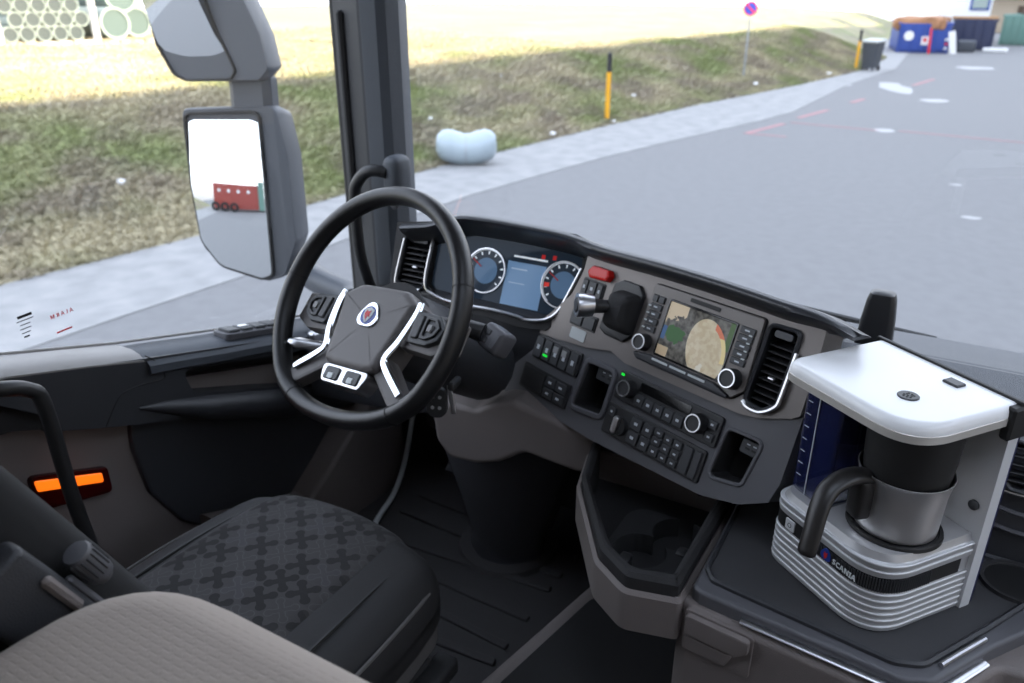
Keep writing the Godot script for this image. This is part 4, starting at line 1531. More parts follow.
	for a in [[-0.188, -0.136, -0.141, -0.113], [0.127, -0.136, 0.161, -0.114]]:
		var sp := plate("socket_plate", rr(a[0], a[1], a[2], a[3], 0.003), FC, -0.05, -0.012, 0.0015, M.button, D)
		for k in 2:
			var b := fr(FC)
			b.box(Vector3(lerpf(a[0], a[2], 0.36 + 0.33 * k), (a[1] + a[3]) / 2 - 0.002, -0.0118), Vector3(0.008, 0.003, 0.001), 0.0004)
			part("socket", b, M.matte_black, sp)
			b = fr(FC)
			b.box(Vector3(lerpf(a[0], a[2], 0.36 + 0.33 * k), (a[1] + a[3]) / 2 + 0.005, -0.0118), Vector3(0.006, 0.002, 0.0008), 0.0003)
			part("symbol", b, M.white_print, sp)
	# right hand vent
	var vr := fr(FC)
	vr.ring(MB.inset(ccw(vent2), -0.006), ccw(vent2), 0.002, 0.013, 0.003)
	var vent := part("air_vent", vr, M.dark_plastic, D)
	vent_slats(0.124, 0.165, -0.052, 0.042, 9, FC * Transform3D(Basis(), Vector3(0, 0, 0.004)), vent)
	plate("vent_shutter", rr(0.130, 0.047, 0.160, 0.058, 0.004), FC, -0.006, 0.010, 0.001, M.button, vent)
	m = fr()
	m.tube(on(FC, smooth3([Vector3(0.173, 0.035, 0.010), Vector3(0.174, -0.030, 0.012), Vector3(0.171, -0.048, 0.013), Vector3(0.152, -0.063, 0.013), Vector3(0.130, -0.064, 0.013), Vector3(0.119, -0.058, 0.012)], 4)), 0.0036, 8)
	part("vent_trim", m, M.satin_chrome, vent)
	# screen unit
	var FS := FC * Transform3D(Basis(), Vector3(0.0062, 0, 0))
	var bez := rounded(V2([-0.110, 0.063, 0.104, 0.067, 0.110, -0.045, 0.092, -0.062, -0.099, -0.062, -0.120, -0.048, -0.114, 0.0]), [0.006, 0.006, 0.006, 0.006, 0.006, 0.006, 0], 3)
	var iu := plate("screen_unit", bez, FS, 0.0, 0.013, 0.002, mat("unit_grey", Color(0.42, 0.40, 0.385), 0.42, 0.2), D, "screen unit with sand-coloured painted reflection and side buttons")
	m = fr(FS)
	m.ring(MB.inset(ccw(bez), -0.0013), ccw(bez), 0.0, 0.009, 0.0006)
	part("shadow_gap", m, M.matte_black, iu)
	m = fr(FS)
	m.ring(rr(-0.070, -0.048, 0.066, 0.048, 0.003), rr(-0.0665, -0.0445, 0.0625, 0.0445, 0.002), 0.010, 0.0150, 0.001)
	part("screen_frame", m, M.gloss_black, iu)
	var ic := FS.affine_inverse()
	var sc := fr(FS)
	sc.prism(rr(-0.0665, -0.0445, 0.0625, 0.0445, 0.002, 2), 0.010, 0.0137)
	part("screen", sc, M.reflection_screen, iu, 38, "sand-coloured painted reflection with a red and yellow rim", false, func(q: Vector3) -> Vector2:
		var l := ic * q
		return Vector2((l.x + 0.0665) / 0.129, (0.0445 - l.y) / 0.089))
	var lst := [[-0.104, 0.034, -0.093, 0.046], [-0.091, 0.034, -0.079, 0.046]]
	for k in 4: lst.append([-0.104, 0.021 - k * 0.0125, -0.080, 0.0318 - k * 0.0125])
	for k in 5: lst.append([0.0715, 0.0365 - k * 0.0122, 0.097, 0.0470 - k * 0.0122])
	buttons(lst, FS, 0.0125, M.button, iu)
	for k in 4:
		for s in [[-0.1035, 0.0262 - k * 0.0125], [0.0925, 0.0362 - k * 0.0122]]:
			var b := fr(FS)
			b.box(Vector3(s[0], s[1], 0.0172), Vector3(0.006, 0.0026, 0.0012), 0.0004)
			part("mark", b, M.label_white, iu)
	plate("disc_slot", rr(-0.032, 0.0535, 0.027, 0.0600, 0.002), FS, 0.012, 0.0142, 0.0006, M.matte_black, iu)
	dial_knob("volume_knob", -0.099, -0.036, 0.0140, 0.012, FS, iu)
	dial_knob("tuning_knob", 0.080, -0.034, 0.0155, 0.012, FS, iu)
	m = fr(FS)
	m.prism(rounded(V2([-0.110, -0.056, -0.075, -0.050, 0.060, -0.050, 0.090, -0.060, 0.088, -0.066, -0.098, -0.066]), 0.004, 3), 0.0, 0.020, 0.004, 2)
	part("lower_lip", m, M.dark_plastic, iu)
	for k in 3:
		m = fr(FS)
		m.box(Vector3(-0.047 + k * 0.038, -0.0545, 0.0205), Vector3(0.033, 0.0036, 0.0012), 0.0004)
		part("bright_bar", m, M.label_white, iu)
	# climate panel
	var FQ := FC * Transform3D(Basis(), Vector3(0.004, 0, 0))
	var cp := plate("climate_panel", rr(-0.126, -0.147, 0.092, -0.096, 0.005), FQ, -0.002, 0.005, 0.0015, M.black_plastic, D)
	plate("climate_display", rr(-0.076, -0.117, 0.032, -0.101, 0.002), FQ, 0.004, 0.0062, 0.0004, M.gloss_black, cp)
	dial_knob("fan_knob", -0.103, -0.121, 0.0150, 0.004, FQ, cp)
	dial_knob("heat_knob", 0.047, -0.121, 0.0155, 0.004, FQ, cp)
	var cb := []
	for k in 5: cb.append([-0.079 + k * 0.0212, -0.142, -0.0595 + k * 0.0212, -0.122])
	cb.append([0.070, -0.120, 0.086, -0.106])
	cb.append([0.070, -0.140, 0.086, -0.126])
	buttons(cb, FQ, 0.0045, M.button, cp)
	m = fr(FQ)
	m.box(Vector3(-0.119, -0.103, 0.006), Vector3(0.007, 0.004, 0.002), 0.0005)
	part("green_lamp", m, M.green_lamp, cp)
	# switch panel under it
	var sp2 := plate("switch_panel", rr(-0.127, -0.211, 0.087, -0.156, 0.005), FC, -0.002, 0.004, 0.0015, M.black_plastic, D)
	m = fr(FC * Transform3D(Basis(Vector3(0, 0, 1), 0.05), Vector3(-0.088, -0.188, 0.003)))
	m.lathe([Vector2(0.0165, 0), Vector2(0.015, 0.008), Vector2(0, 0.008)], 22)
	part("light_switch", m, M.black_plastic, sp2)
	m = fr(FC)
	m.box(Vector3(-0.092, -0.187, 0.014), Vector3(0.011, 0.032, 0.014), 0.004)
	part("light_switch_grip", m, M.satin_chrome, sp2)
	buttons([[-0.120, -0.178, -0.106, -0.163], [-0.067, -0.206, -0.044, -0.184], [-0.067, -0.181, -0.044, -0.160], [-0.040, -0.206, -0.020, -0.184], [-0.040, -0.181, -0.020, -0.160], [-0.016, -0.206, 0.002, -0.190], [-0.016, -0.187, 0.002, -0.174], [-0.016, -0.171, 0.002, -0.160], [0.006, -0.206, 0.022, -0.194], [0.006, -0.191, 0.022, -0.178], [0.006, -0.175, 0.022, -0.162], [0.026, -0.206, 0.042, -0.194], [0.026, -0.191, 0.042, -0.178], [0.026, -0.175, 0.042, -0.162]], FC, 0.0035, M.button, sp2)
	buttons([[0.047, -0.207, 0.064, -0.161], [0.068, -0.207, 0.081, -0.161]], FC, 0.0035, M.button, sp2, false)
	# switch banks left of the bin
	var b1 := plate("switch_bank", rr(-0.346, -0.150, -0.219, -0.102, 0.005), FC, -0.002, 0.004, 0.0015, M.black_plastic, D)
	var bl := []
	for k in 5: bl.append([-0.341 + k * 0.0240, -0.146, -0.320 + k * 0.0240, -0.106])
	buttons(bl, FC, 0.0035, M.button, b1)
	for k in 2:
		m = fr(FC)
		m.box(Vector3(-0.283 + k * 0.0240, -0.117, 0.0085), Vector3(0.013, 0.012, 0.002), 0.0006)
		part("mark", m, M.puddle_stain, b1)
	m = fr(FC)
	m.box(Vector3(-0.306, -0.136, 0.0085), Vector3(0.012, 0.004, 0.002), 0.0005)
	part("green_lamp", m, M.green_lamp, b1)
	var b2 := plate("blank_panel", rr(-0.358, -0.214, -0.224, -0.165, 0.004), FC, -0.002, 0.003, 0.001, M.black_plastic, D)
	buttons([[-0.352, -0.209, -0.292, -0.171]], FC, 0.002, M.soft_black, b2, false)
	buttons([[-0.288, -0.189, -0.262, -0.170], [-0.259, -0.189, -0.232, -0.170], [-0.288, -0.210, -0.262, -0.192], [-0.259, -0.210, -0.232, -0.192]], FC, 0.002, M.button, b2)
	# hazard switch group
	plate("hazard_switch", rounded(V2([-0.256, 0.044, -0.246, 0.057, -0.206, 0.057, -0.200, 0.047, -0.206, 0.036, -0.248, 0.033]), 0.005, 3), FC, 0.004, 0.020, 0.005, M.red_plastic, D, "red hazard light switch")
	var hs := plate("switch_group", rr(-0.268, -0.002, -0.212, 0.031, 0.003), FC, 0.004, 0.008, 0.001, M.black_plastic, D)
	buttons([[-0.266, 0.001, -0.253, 0.028], [-0.250, 0.001, -0.231, 0.028], [-0.228, 0.001, -0.215, 0.028]], FC, 0.007, M.button, hs)
	var hs2 := plate("switch_group", rr(-0.272, -0.059, -0.206, -0.030, 0.003), FC, 0.004, 0.008, 0.001, M.black_plastic, D)
	buttons([[-0.270, -0.056, -0.240, -0.033], [-0.237, -0.056, -0.209, -0.033]], FC, 0.007, M.button, hs2, false)
	plate("paper_label", rr(-0.263, -0.083, -0.224, -0.062, 0.003), FC, 0.005, 0.0068, 0.0004, M.label_white, D, "blank white label")
	# parking brake lever in its black boot
	var gb := rounded(V2([-0.195, -0.044, -0.190, 0.040, -0.172, 0.050, -0.134, 0.050, -0.120, 0.036, -0.122, -0.040, -0.136, -0.052, -0.178, -0.052]), 0.006, 3)
	var boot := plate("lever_base", gb, FC, 0.004, 0.014, 0.004, M.black_plastic, D)
	m = fr(FC)
	var rg := []
	for k in [[0.012, 1.0], [0.026, 0.94], [0.040, 0.80], [0.046, 0.55]]:
		var row := []
		for q in rr(-0.026, -0.036, 0.028, 0.036, 0.012, 4): row.append(Vector3(-0.148 + q.x * k[1], -0.002 + q.y * k[1], k[0]))
		rg.append(row)
	m.loft(rg)
	part("lever_boot", m, M.soft_black, boot)
	var l0 := FC * Vector3(-0.160, 0.002, 0.030)
	var l1 := Vector3(-0.523, 0.818, -1.138)
	m = fr()
	var lv := [l0, l0.lerp(l1, 0.3), l0.lerp(l1, 0.6), l0.lerp(l1, 0.78), l1, l1 + (l1 - l0).normalized() * 0.008]
	m.tube(lv, [0.012, 0.0115, 0.013, 0.018, 0.020, 0.012], 16)
	part("lever", m, M.black_plastic, boot)
	m = fr()
	var ld := (l1 - l0).normalized()
	m.tube([l1 - ld * 0.022, l1 - ld * 0.004, l1 + ld * 0.006], [0.0185, 0.0212, 0.0205], 16)
	part("lever_cap", m, M.satin_chrome, boot)
	m = fr()
	m.box(Vector3(-0.36, 0.45, -1.225), Vector3(0.32, 0.30, 0.09), 0.01)
	part("bin_back", m, M.soft_black, D)
	# ---- dark trim below the cluster
	m = fr()
	m.prism(V2([-1.28, 0.40, -0.99, 0.43, -0.70, 0.50, -0.62, 0.60, -0.64, 0.74, -1.00, 0.745, -1.04, 0.70, -1.12, 0.58, -1.28, 0.53]), -1.36, -1.225, 0.02, 2)
	part("lower_trim", m, M.dark_plastic, D)
	# ---- padded passenger side
	m = fr(side)
	m.prism(rounded(V2([1.63, 0.60, 1.63, 0.69, 1.46, 0.730, 1.375, 0.752, 1.345, 0.752, 1.335, 0.765, 1.30, 0.778, 1.22, 0.772, 1.175, 0.755, 1.155, 0.725, 1.165, 0.66, 1.30, 0.60]), 0.012, 3), -0.16, 0.935)
	part("passenger_pad", m, M.pad, D)
	m = fr(side)
	m.prism(rounded(V2([1.30, 0.44, 1.30, 0.70, 1.175, 0.70, 1.165, 0.66, 1.150, 0.60, 1.150, 0.50]), 0.008, 3), -0.15, 0.935)
	part("passenger_face", m, M.dark_plastic, D)
	for k in 2:
		m = fr()
		m.tube(smooth3([Vector3(0.06, 0.645 - k * 0.03, -1.158), Vector3(0.14, 0.635 - k * 0.03, -1.146), Vector3(0.25, 0.632 - k * 0.03, -1.144), Vector3(0.9, 0.63 - k * 0.03, -1.144)], 4), 0.0035, 6)
		part("face_bead", m, M.lower_fascia, D)
	var FR := Transform3D(Basis(), Vector3(0.19, 0.705, -1.150))
	var vp := rounded(V2([-0.062, 0.034, -0.062, -0.018, -0.045, -0.036, 0.06, -0.036, 0.06, 0.034]), 0.008, 3)
	m = fr(FR)
	m.ring(MB.inset(ccw(vp), -0.006), ccw(vp), -0.02, 0.004, 0.002)
	var v3 := part("air_vent", m, M.dark_plastic, D)
	plate("vent_back", vp, FR, -0.02, -0.016, 0.0, M.matte_black, v3)
	for k in 5:
		m = fr(FR)
		m.box(Vector3(0, -0.026 + k * 0.013, -0.006), Vector3(0.115, 0.0026, 0.014), 0.0008)
		part("slat", m, M.black_plastic, v3)
	m = fr()
	m.tube(on(FR, smooth3([Vector3(-0.066, 0.034, 0.004), Vector3(-0.067, -0.016, 0.005), Vector3(-0.060, -0.032, 0.006), Vector3(-0.045, -0.041, 0.006), Vector3(0.06, -0.041, 0.006)], 4)), 0.003, 8)
	part("vent_trim", m, M.chrome, v3)

# ---------------------------------------------------------------- steering
func steering() -> void:
	var F0 := plane_frame(Vector3(-0.80, 0.83, -0.909), 11.72, 32.83)
	var W := F0 * Transform3D(Basis(Vector3(0, 0, 1), deg_to_rad(10.0)), Vector3.ZERO)
	var S := thing("steering_wheel", "black leather steering wheel with grey hub and chrome-edged spokes", "steering wheel", W.origin)
	var path := []
	for k in 72:
		var a := TAU * k / 72
		var q := Vector2(cos(a), sin(a)) * 0.2
		# flattened lower edge
		if q.y < -0.10:
			var t := (-q.y - 0.10) / 0.10
			q.y = -0.10 - 0.10 * (t - 0.22 * t * t)
			q.x *= 1.0 + 0.05 * t * (1.0 - t)
		path.append(W * Vector3(q.x, q.y, 0))
	var m := fr()
	m.tube(path, 0.0165, 16, true, Vector2(0.92, 1.12), W.basis.z)
	part("rim", m, M.leather, S)
	# stitched seams on the rim
	for k in [3, 33, 47, 61]:
		m = fr()
		var d: Vector3 = (path[(k + 1) % 72] - path[k]).normalized()
		m.tube([path[k] - d * 0.0012, path[k] + d * 0.0012], 0.0171, 16, false, Vector2(0.92, 1.12), W.basis.z)
		part("rim_seam", m, M.matte_black, S)
	# hub and spokes lean a little more upright than the rim
	W = F0 * Transform3D(Basis(Vector3(0, 0, 1), deg_to_rad(6.5)) * Basis(Vector3.RIGHT, -0.21), Vector3(0, 0, -0.018))
	# hub pad
	var hubp := rounded(V2([-0.088, 0.030, -0.055, 0.052, 0.055, 0.052, 0.088, 0.030, 0.062, -0.094, 0.035, -0.100, -0.035, -0.100, -0.062, -0.094]), [0.012, 0.03, 0.03, 0.012, 0.012, 0.0, 0.0, 0.012], 5)
	m = fr(W)
	m.prism(hubp, -0.05, 0.006, 0.014, 4)
	part("hub_pad", m, M.hub, S, 50)
	m = fr(W)
	m.lathe([Vector2(0.07, -0.085), Vector2(0.078, -0.03)], 28)
	part("hub_back", m, M.soft_black, S)
	# emblem
	var E := W * Transform3D(Basis(), Vector3(0, -0.006, 0.006))
	m = fr(E)
	var lobes := PackedVector2Array()
	for k in 48:
		var a := TAU * k / 48
		var r := 0.0225 + 0.0022 * cos(3.0 * (a - PI / 2))
		lobes.append(Vector2(cos(a) * r, sin(a) * r))
	m.prism(lobes, -0.002, 0.003, 0.001)
	var em := part("emblem", m, M.chrome, S, 38, "round silver and blue emblem")
	m = fr(E)
	m.lathe([Vector2(0.0165, 0.0), Vector2(0.0165, 0.0036), Vector2(0, 0.0042)], 30)
	part("emblem_field", m, M.emblem_blue, em)
	m = fr(E)
	m.prism(rounded(V2([-0.011, 0.010, 0.0, 0.014, 0.011, 0.010, 0.009, -0.004, 0.0, -0.015, -0.009, -0.004]), 0.002, 2), 0.003, 0.0048, 0.0004)
	part("emblem_shield", m, M.label_white, em)
	m = fr(E)
	m.prism(V2([-0.007, 0.002, -0.004, 0.008, 0.000, 0.005, 0.005, 0.008, 0.004, 0.001, 0.006, -0.004, 0.001, -0.003, 0.000, -0.010, -0.004, -0.004]), 0.0045, 0.0056)
	part("emblem_figure", m, M.sign_red, em)
	# spokes
	for s in [-1.0, 1.0]:
		var sp := rounded(V2([s * 0.070, 0.036, s * 0.120, 0.024, s * 0.184, 0.022, s * 0.186, -0.030, s * 0.150, -0.046, s * 0.078, -0.042]), 0.006, 3)
		m = fr(W)
		m.prism(ccw(sp), -0.030, -0.006, 0.006, 2)
		part("spoke", m, M.hub, S)
		var sl := rounded(V2([s * 0.064, -0.060, s * 0.084, -0.074, s * 0.150, -0.128, s * 0.132, -0.152, s * 0.110, -0.140, s * 0.052, -0.098]), 0.006, 3)
		m = fr(W)
		m.prism(ccw(sl), -0.032, -0.008, 0.006, 2)
		part("lower_spoke", m, M.hub, S)
		m = fr()
		m.tube(on(W, smooth3([Vector3(s * 0.092, 0.034, 0.000), Vector3(s * 0.093, 0.010, 0.001), Vector3(s * 0.084, -0.036, 0.002), Vector3(s * 0.072, -0.068, 0.002), Vector3(s * 0.084, -0.086, 0.0), Vector3(s * 0.128, -0.118, -0.004)], 5)), 0.0068, 8, false, Vector2(1.0, 0.5), W.basis.z)
		part("spoke_trim", m, M.chrome, S)
		# button pad
		var pd := rounded(V2([s * 0.094, 0.021, s * 0.148, 0.018, s * 0.166, 0.0, s * 0.160, -0.022, s * 0.140, -0.034, s * 0.100, -0.034]), 0.007, 3)
		m = fr(W)
		m.prism(ccw(pd), -0.010, 0.004, 0.003, 2)
		var pad := part("button_pad", m, M.button, S)
		m = fr(W)
		m.prism(ccw(rounded(V2([s * 0.103, 0.014, s * 0.118, 0.013, s * 0.120, -0.026, s * 0.106, -0.027]), 0.003, 2)), 0.003, 0.008, 0.0015)
		part("rocker", m, M.black_plastic, pad)
		m = fr(W)
		m.ring(ccw(rounded(V2([s * 0.123, 0.013, s * 0.146, 0.011, s * 0.158, -0.003, s * 0.152, -0.018, s * 0.138, -0.026, s * 0.124, -0.026]), 0.004, 3)), ccw(rounded(V2([s * 0.128, 0.008, s * 0.143, 0.006, s * 0.151, -0.004, s * 0.147, -0.014, s * 0.136, -0.020, s * 0.129, -0.020]), 0.003, 3)), 0.003, 0.008, 0.001)
		part("button_ring", m, M.black_plastic, pad)
		m = fr(W)
		m.prism(rr(minf(s * 0.133, s * 0.143), -0.012, maxf(s * 0.133, s * 0.143), 0.0, 0.002, 2), 0.003, 0.0085, 0.001)
		part("button", m, M.puddle_stain, pad)
	# lower switch pod
	m = fr(W)
	m.prism(rounded(V2([-0.058, -0.098, 0.058, -0.098, 0.046, -0.130, -0.046, -0.130]), 0.010, 4), -0.03, 0.002, 0.004, 2)
	var pod := part("switch_pod", m, M.satin_chrome, S)
	for s in [-1.0, 1.0]:
		m = fr(W)
		m.prism(rr(s * 0.024 - 0.017, -0.125, s * 0.024 + 0.017, -0.103, 0.004, 3), 0.0, 0.005, 0.0015)
		var kp := part("pod_button", m, M.button, pod)
		m = fr(W)
		m.prism(rr(s * 0.024 - 0.006, -0.124, s * 0.024 + 0.007, -0.114, 0.002, 2), 0.004, 0.0065, 0.0008)
		part("bright_key", m, M.label_white, kp)
	# column with stalks
	var C := thing("steering_column", "dark steering column shroud with stalk switches behind the wheel", "column", Vector3(-0.80, 0.55, -1.05))
	var rows := []
	for k in [[-0.055, 0.075, 0.065], [-0.10, 0.088, 0.075], [-0.17, 0.090, 0.075], [-0.26, 0.085, 0.070], [-0.33, 0.08, 0.07]]:
		var row := []
		for i in 20:
			var a := TAU * i / 20
			row.append(F0 * Vector3(cos(a) * k[1], sin(a) * float(k[2]) - 0.015, k[0]))
		rows.append(row)
	m = fr()
	m.loft(rows)
	part("shroud", m, M.dark_plastic, C)
	m = fr()
	m.tube([F0 * Vector3(0.06, 0.01, -0.09), Vector3(-0.665, 0.812, -0.975), Vector3(-0.625, 0.800, -0.987)], [0.013, 0.013, 0.016], 12)
	var st := part("stalk", m, M.black_plastic, C)
	var SB := Transform3D(F0.basis * Basis(Vector3(0, 0, 1), -0.25), Vector3(-0.602, 0.789, -0.994))
	m = fr()
	m.xf = SB
	m.rbox(Vector3.ZERO, Vector3(0.024, 0.022, 0.020), 0.009, 6)
	part("stalk_head", m, M.lower_fascia, st)
	for k in 2:
		m = fr(SB)
		m.box(Vector3(-0.009, 0.007 - 0.014 * k, 0.0195), Vector3(0.013, 0.010, 0.004), 0.0015)
		part("stalk_button", m, M.button, st)
	m = fr(SB)
	m.box(Vector3(0.012, -0.001, 0.0195), Vector3(0.010, 0.026, 0.003), 0.001)
	part("stalk_slide", m, M.lower_fascia, st)
	m = fr()
	m.tube([F0 * Vector3(-0.06, -0.02, -0.08), Vector3(-0.90, 0.742, -0.915), Vector3(-0.944, 0.748, -0.893), Vector3(-0.960, 0.752, -0.888)], [0.010, 0.012, 0.014, 0.006], 12, false, Vector2(1, 0.6))
	part("stalk", m, M.satin_chrome, C)
	# ignition key hanging under the wheel
	var K := thing("ignition_key", "black remote key fob with silver key hanging below the wheel", "key", Vector3(-0.66, 0.66, -0.93))
	var kf := Transform3D(Basis(Vector3.UP, 0.35) * Basis(Vector3.RIGHT, -0.2), Vector3(-0.676, 0.689, -0.925))
	m = fr(kf)
	m.prism(rr(-0.017, -0.026, 0.017, 0.026, 0.015, 5), -0.007, 0.007, 0.003, 2, true)
	var fob := part("fob", m, M.black_plastic, K)
	for k in 4:
		m = fr(kf * Transform3D(Basis(), Vector3(-0.006 + 0.012 * (k % 2), 0.010 - 0.018 * (k / 2), 0.0065)))
		m.lathe([Vector2(0.0032, 0), Vector2(0.0030, 0.0012), Vector2(0, 0.0014)], 10)
		part("fob_button", m, M.puddle_stain, fob)
	m = fr(kf)
	m.box(Vector3(0.024, 0.006, 0.0), Vector3(0.008, 0.050, 0.003), 0.001, Basis(Vector3(0, 0, 1), 0.2))
	part("key_blade", m, M.satin_chrome, K)
	m = fr(kf)
	m.box(Vector3(0.024, 0.028, -0.02), Vector3(0.012, 0.014, 0.05), 0.003)
	part("key_head", m, M.black_plastic, K)

# ---------------------------------------------------------------- footwell, tunnel, console and tray
func plan(pts: Array) -> PackedVector2Array:
	# x, z pairs to the plan frame of ZUP (y there is -z)
	var o := PackedVector2Array()
	for i in range(0, pts.size(), 2): o.append(Vector2(pts[i], -pts[i + 1]))
	return o
func deck(called: String, pts: PackedVector2Array, y0: float, y1: float, bev: float, m: Material, parent: Node, steps := 3, label := "") -> MeshInstance3D:
	var b := fr(Transform3D(ZUP, Vector3.ZERO))
	b.prism(pts, y0, y1, bev, steps)
	return part(called, b, m, parent, 38, label)
func console() -> void:
	# rubber mat with raised ridges
	var F := thing("floor_mat", "black ridged rubber mat in the driver footwell", "mat", Vector3(-0.9, 0, -1.2))
	deck("sheet", rounded(plan([-1.30, -0.60, -0.60, -0.60, -0.55, -1.30, -0.62, -1.62, -1.30, -1.62]), 0.05), 0.0, 0.012, 0.005, M.rubber, F)
	for k in 7:
		var m := fr()
		m.box(Vector3(-0.90, 0.014, -0.95 - k * 0.085), Vector3(0.50, 0.010, 0.018), 0.002, Basis(Vector3.UP, 0.08 * sin(k * 2.0)))
		part("ridge", m, M.rubber, F)
	# knee panel and column gaiter
	var K := thing("knee_panel", "grey-brown knee panel below the steering column", "panel", Vector3(-0.66, 0.42, -1.2))
	var m := fr()
	var kp := rounded(V2([-0.852, 0.545, -0.80, 0.552, -0.745, 0.553, -0.690, 0.585, -0.655, 0.596, -0.560, 0.578, -0.475, 0.556, -0.500, 0.478, -0.560, 0.482, -0.630, 0.488, -0.690, 0.446, -0.745, 0.426, -0.812, 0.420, -0.842, 0.455]), 0.03, 4)
	m.prism(kp, -1.224, -1.140, 0.012, 3)
	part("cover", m, M.beige_plastic, K)
	var G := thing("column_gaiter", "dark tapered gaiter round the steering shaft on the floor", "gaiter", Vector3(-0.82, 0, -1.41))
	var rows := []
	for k in [[0.0, -0.822, -1.405, 0.110, 0.085], [0.02, -0.822, -1.400, 0.100, 0.078], [0.06, -0.815, -1.390, 0.092, 0.072], [0.20, -0.795, -1.355, 0.122, 0.085], [0.36, -0.772, -1.31, 0.158, 0.10], [0.50, -0.755, -1.27, 0.185, 0.11]]:
		var row := []
		for i in 24:
			var a := TAU * i / 24
			row.append(Vector3(k[1] + cos(a) * k[3], k[0], k[2] + sin(a) * k[4]))
		rows.append(row)
	m = fr()
	m.loft(rows)
	part("boot", m, M.gaiter_plastic, G)
	m = fr(Transform3D(ZUP, Vector3(-0.822, 0.012, -1.405)))
	m.lathe([Vector2(0.085, 0), Vector2(0.128, 0.0), Vector2(0.122, 0.012), Vector2(0.095, 0.016)], 28, true)
	part("floor_ring", m, M.rubber, G)
	# pedals
	for a in [[-0.758, 0.115, -1.46, 0.055, 0.085, "black accelerator pedal beside the column gaiter"], [-1.02, 0.14, -1.50, 0.05, 0.07, "black brake pedal left of the column gaiter"]]:
		var P := thing("pedal", a[5], "pedal", Vector3(a[0], 0.03, a[2]), "pedals in the footwell")
		var T := Transform3D(Basis(Vector3.RIGHT, -0.75), Vector3(a[0], a[1], a[2]))
		m = fr(T)
		m.box(Vector3.ZERO, Vector3(float(a[3]) * 1.7, a[4], 0.016), 0.005)
		var pd := part("pad", m, M.gaiter_plastic, P)
		for k in 4:
			m = fr(T)
			m.box(Vector3(0, -0.03 + 0.02 * k, 0.009), Vector3(float(a[3]) * 1.5, 0.006, 0.006), 0.002)
			part("rib", m, M.rubber, pd)
		m = fr()
		m.tube([Vector3(a[0], a[1], float(a[2]) - 0.01), Vector3(a[0], float(a[1]) + 0.10, float(a[2]) - 0.03), Vector3(a[0], float(a[1]) + 0.16, float(a[2]) - 0.12)], 0.011, 8)
		part("arm", m, M.black_plastic, P)
	# door-side cable on the floor
	m = fr()
	m.tube(smooth3([Vector3(-1.13, 0.02, -1.20), Vector3(-1.175, 0.022, -1.32), Vector3(-1.20, 0.03, -1.42), Vector3(-1.215, 0.08, -1.49), Vector3(-1.21, 0.17, -1.52), Vector3(-1.21, 0.26, -1.55)], 5), 0.0075, 8)
	solo("white_cable", m, M.label_white, "white cable running down beside the footwell", "cable", "", "", Vector3(-1.17, 0.02, -1.32))
	var FS := thing("footwell_step", "grey-brown moulded side step of the footwell by the door", "step", Vector3(-1.2, 0, -1.3))
	rows = []
	for k in [[-0.95, 0.03, 0.030], [-1.10, 0.10, 0.040], [-1.25, 0.20, 0.045], [-1.40, 0.32, 0.05], [-1.52, 0.42, 0.05]]:
		var row := []
		for q in rr(-1.34, 0.0, -1.34 + 2.0 * float(k[2]), maxf(k[1], 0.03), minf(0.014, float(k[2]) * 0.4), 3): row.append(Vector3(q.x, q.y, k[0]))
		rows.append(row)
	m = fr()
	m.loft(rows)
	part("side", m, M.beige_plastic, FS)
	# engine tunnel
	var U := thing("engine_tunnel", "grey-brown engine tunnel with dark carpet on top beside the driver seat", "tunnel", Vector3(-0.1, 0, -0.8))
	deck("housing", rounded(plan([-0.56, -0.38, -0.548, -0.80, -0.475, -1.17, -0.44, -1.34, 0.93, -1.34, 0.93, -0.38]), [0.02, 0, 0.05, 0.03, 0, 0], 4), 0.0, 0.245, 0.028, M.beige_plastic, U, 4)
	deck("carpet", rounded(plan([-0.50, -0.42, -0.500, -0.83, -0.452, -1.09, -0.40, -1.12, -0.33, -1.09, 0.9, -1.09, 0.9, -0.42]), [0.02, 0, 0.04, 0.03, 0.02, 0, 0], 4), 0.235, 0.256, 0.006, M.carpet, U)
	# console with storage bin, cup holder and tray
	var C := thing("centre_console", "grey-brown centre console with cup holder bin and flat tray", "console", Vector3(-0.1, 0.25, -1.0))
	var binout := rounded(plan([-0.508, -1.172, -0.470, -1.035, -0.362, -0.872, -0.300, -0.832, -0.221, -0.852, -0.215, -1.172]), [0, 0.03, 0.05, 0.03, 0.01, 0], 4)
	# open-topped bin: outer band and inner well are separate pieces
	var wall := fr(Transform3D(ZUP, Vector3.ZERO))
	var binin := ccw(rounded(plan([-0.483, -1.168, -0.444, -1.030, -0.347, -0.894, -0.296, -0.862, -0.243, -0.878, -0.243, -1.168]), [0, 0.03, 0.05, 0.03, 0.01, 0], 4))
	var band := MB.inset(ccw(binout), 0.012)
	wall.ring(ccw(binout), band, 0.462, 0.532, 0.006)
	part("bin_band", wall, M.beige_plastic, C)
	m = fr(Transform3D(ZUP, Vector3.ZERO))
	m.ring(MB.inset(ccw(binout), 0.008), binin, 0.464, 0.556, 0.006)
	part("bin_rim", m, M.soft_black, C)
	m = fr(Transform3D(ZUP, Vector3.ZERO))
	m.prism(band, 0.460, 0.470)
	part("bin_floor", m, M.soft_black, C)
	# cup holder block with two round wells
	var cb := CSGCombiner3D.new()
	cb.name = "cup_holder"
	C.add_child(cb, true)
	cb.position = Vector3(-0.30, 0.485, -0.985) - base_of(C)
	var bx := csg_poly(rr(-0.075, -0.085, 0.070, 0.080, 0.035), Transform3D(ZUP, Vector3(0, 0.022, 0)), 0.036, M.black_plastic)
	bx.name = "block"
	cb.add_child(bx)
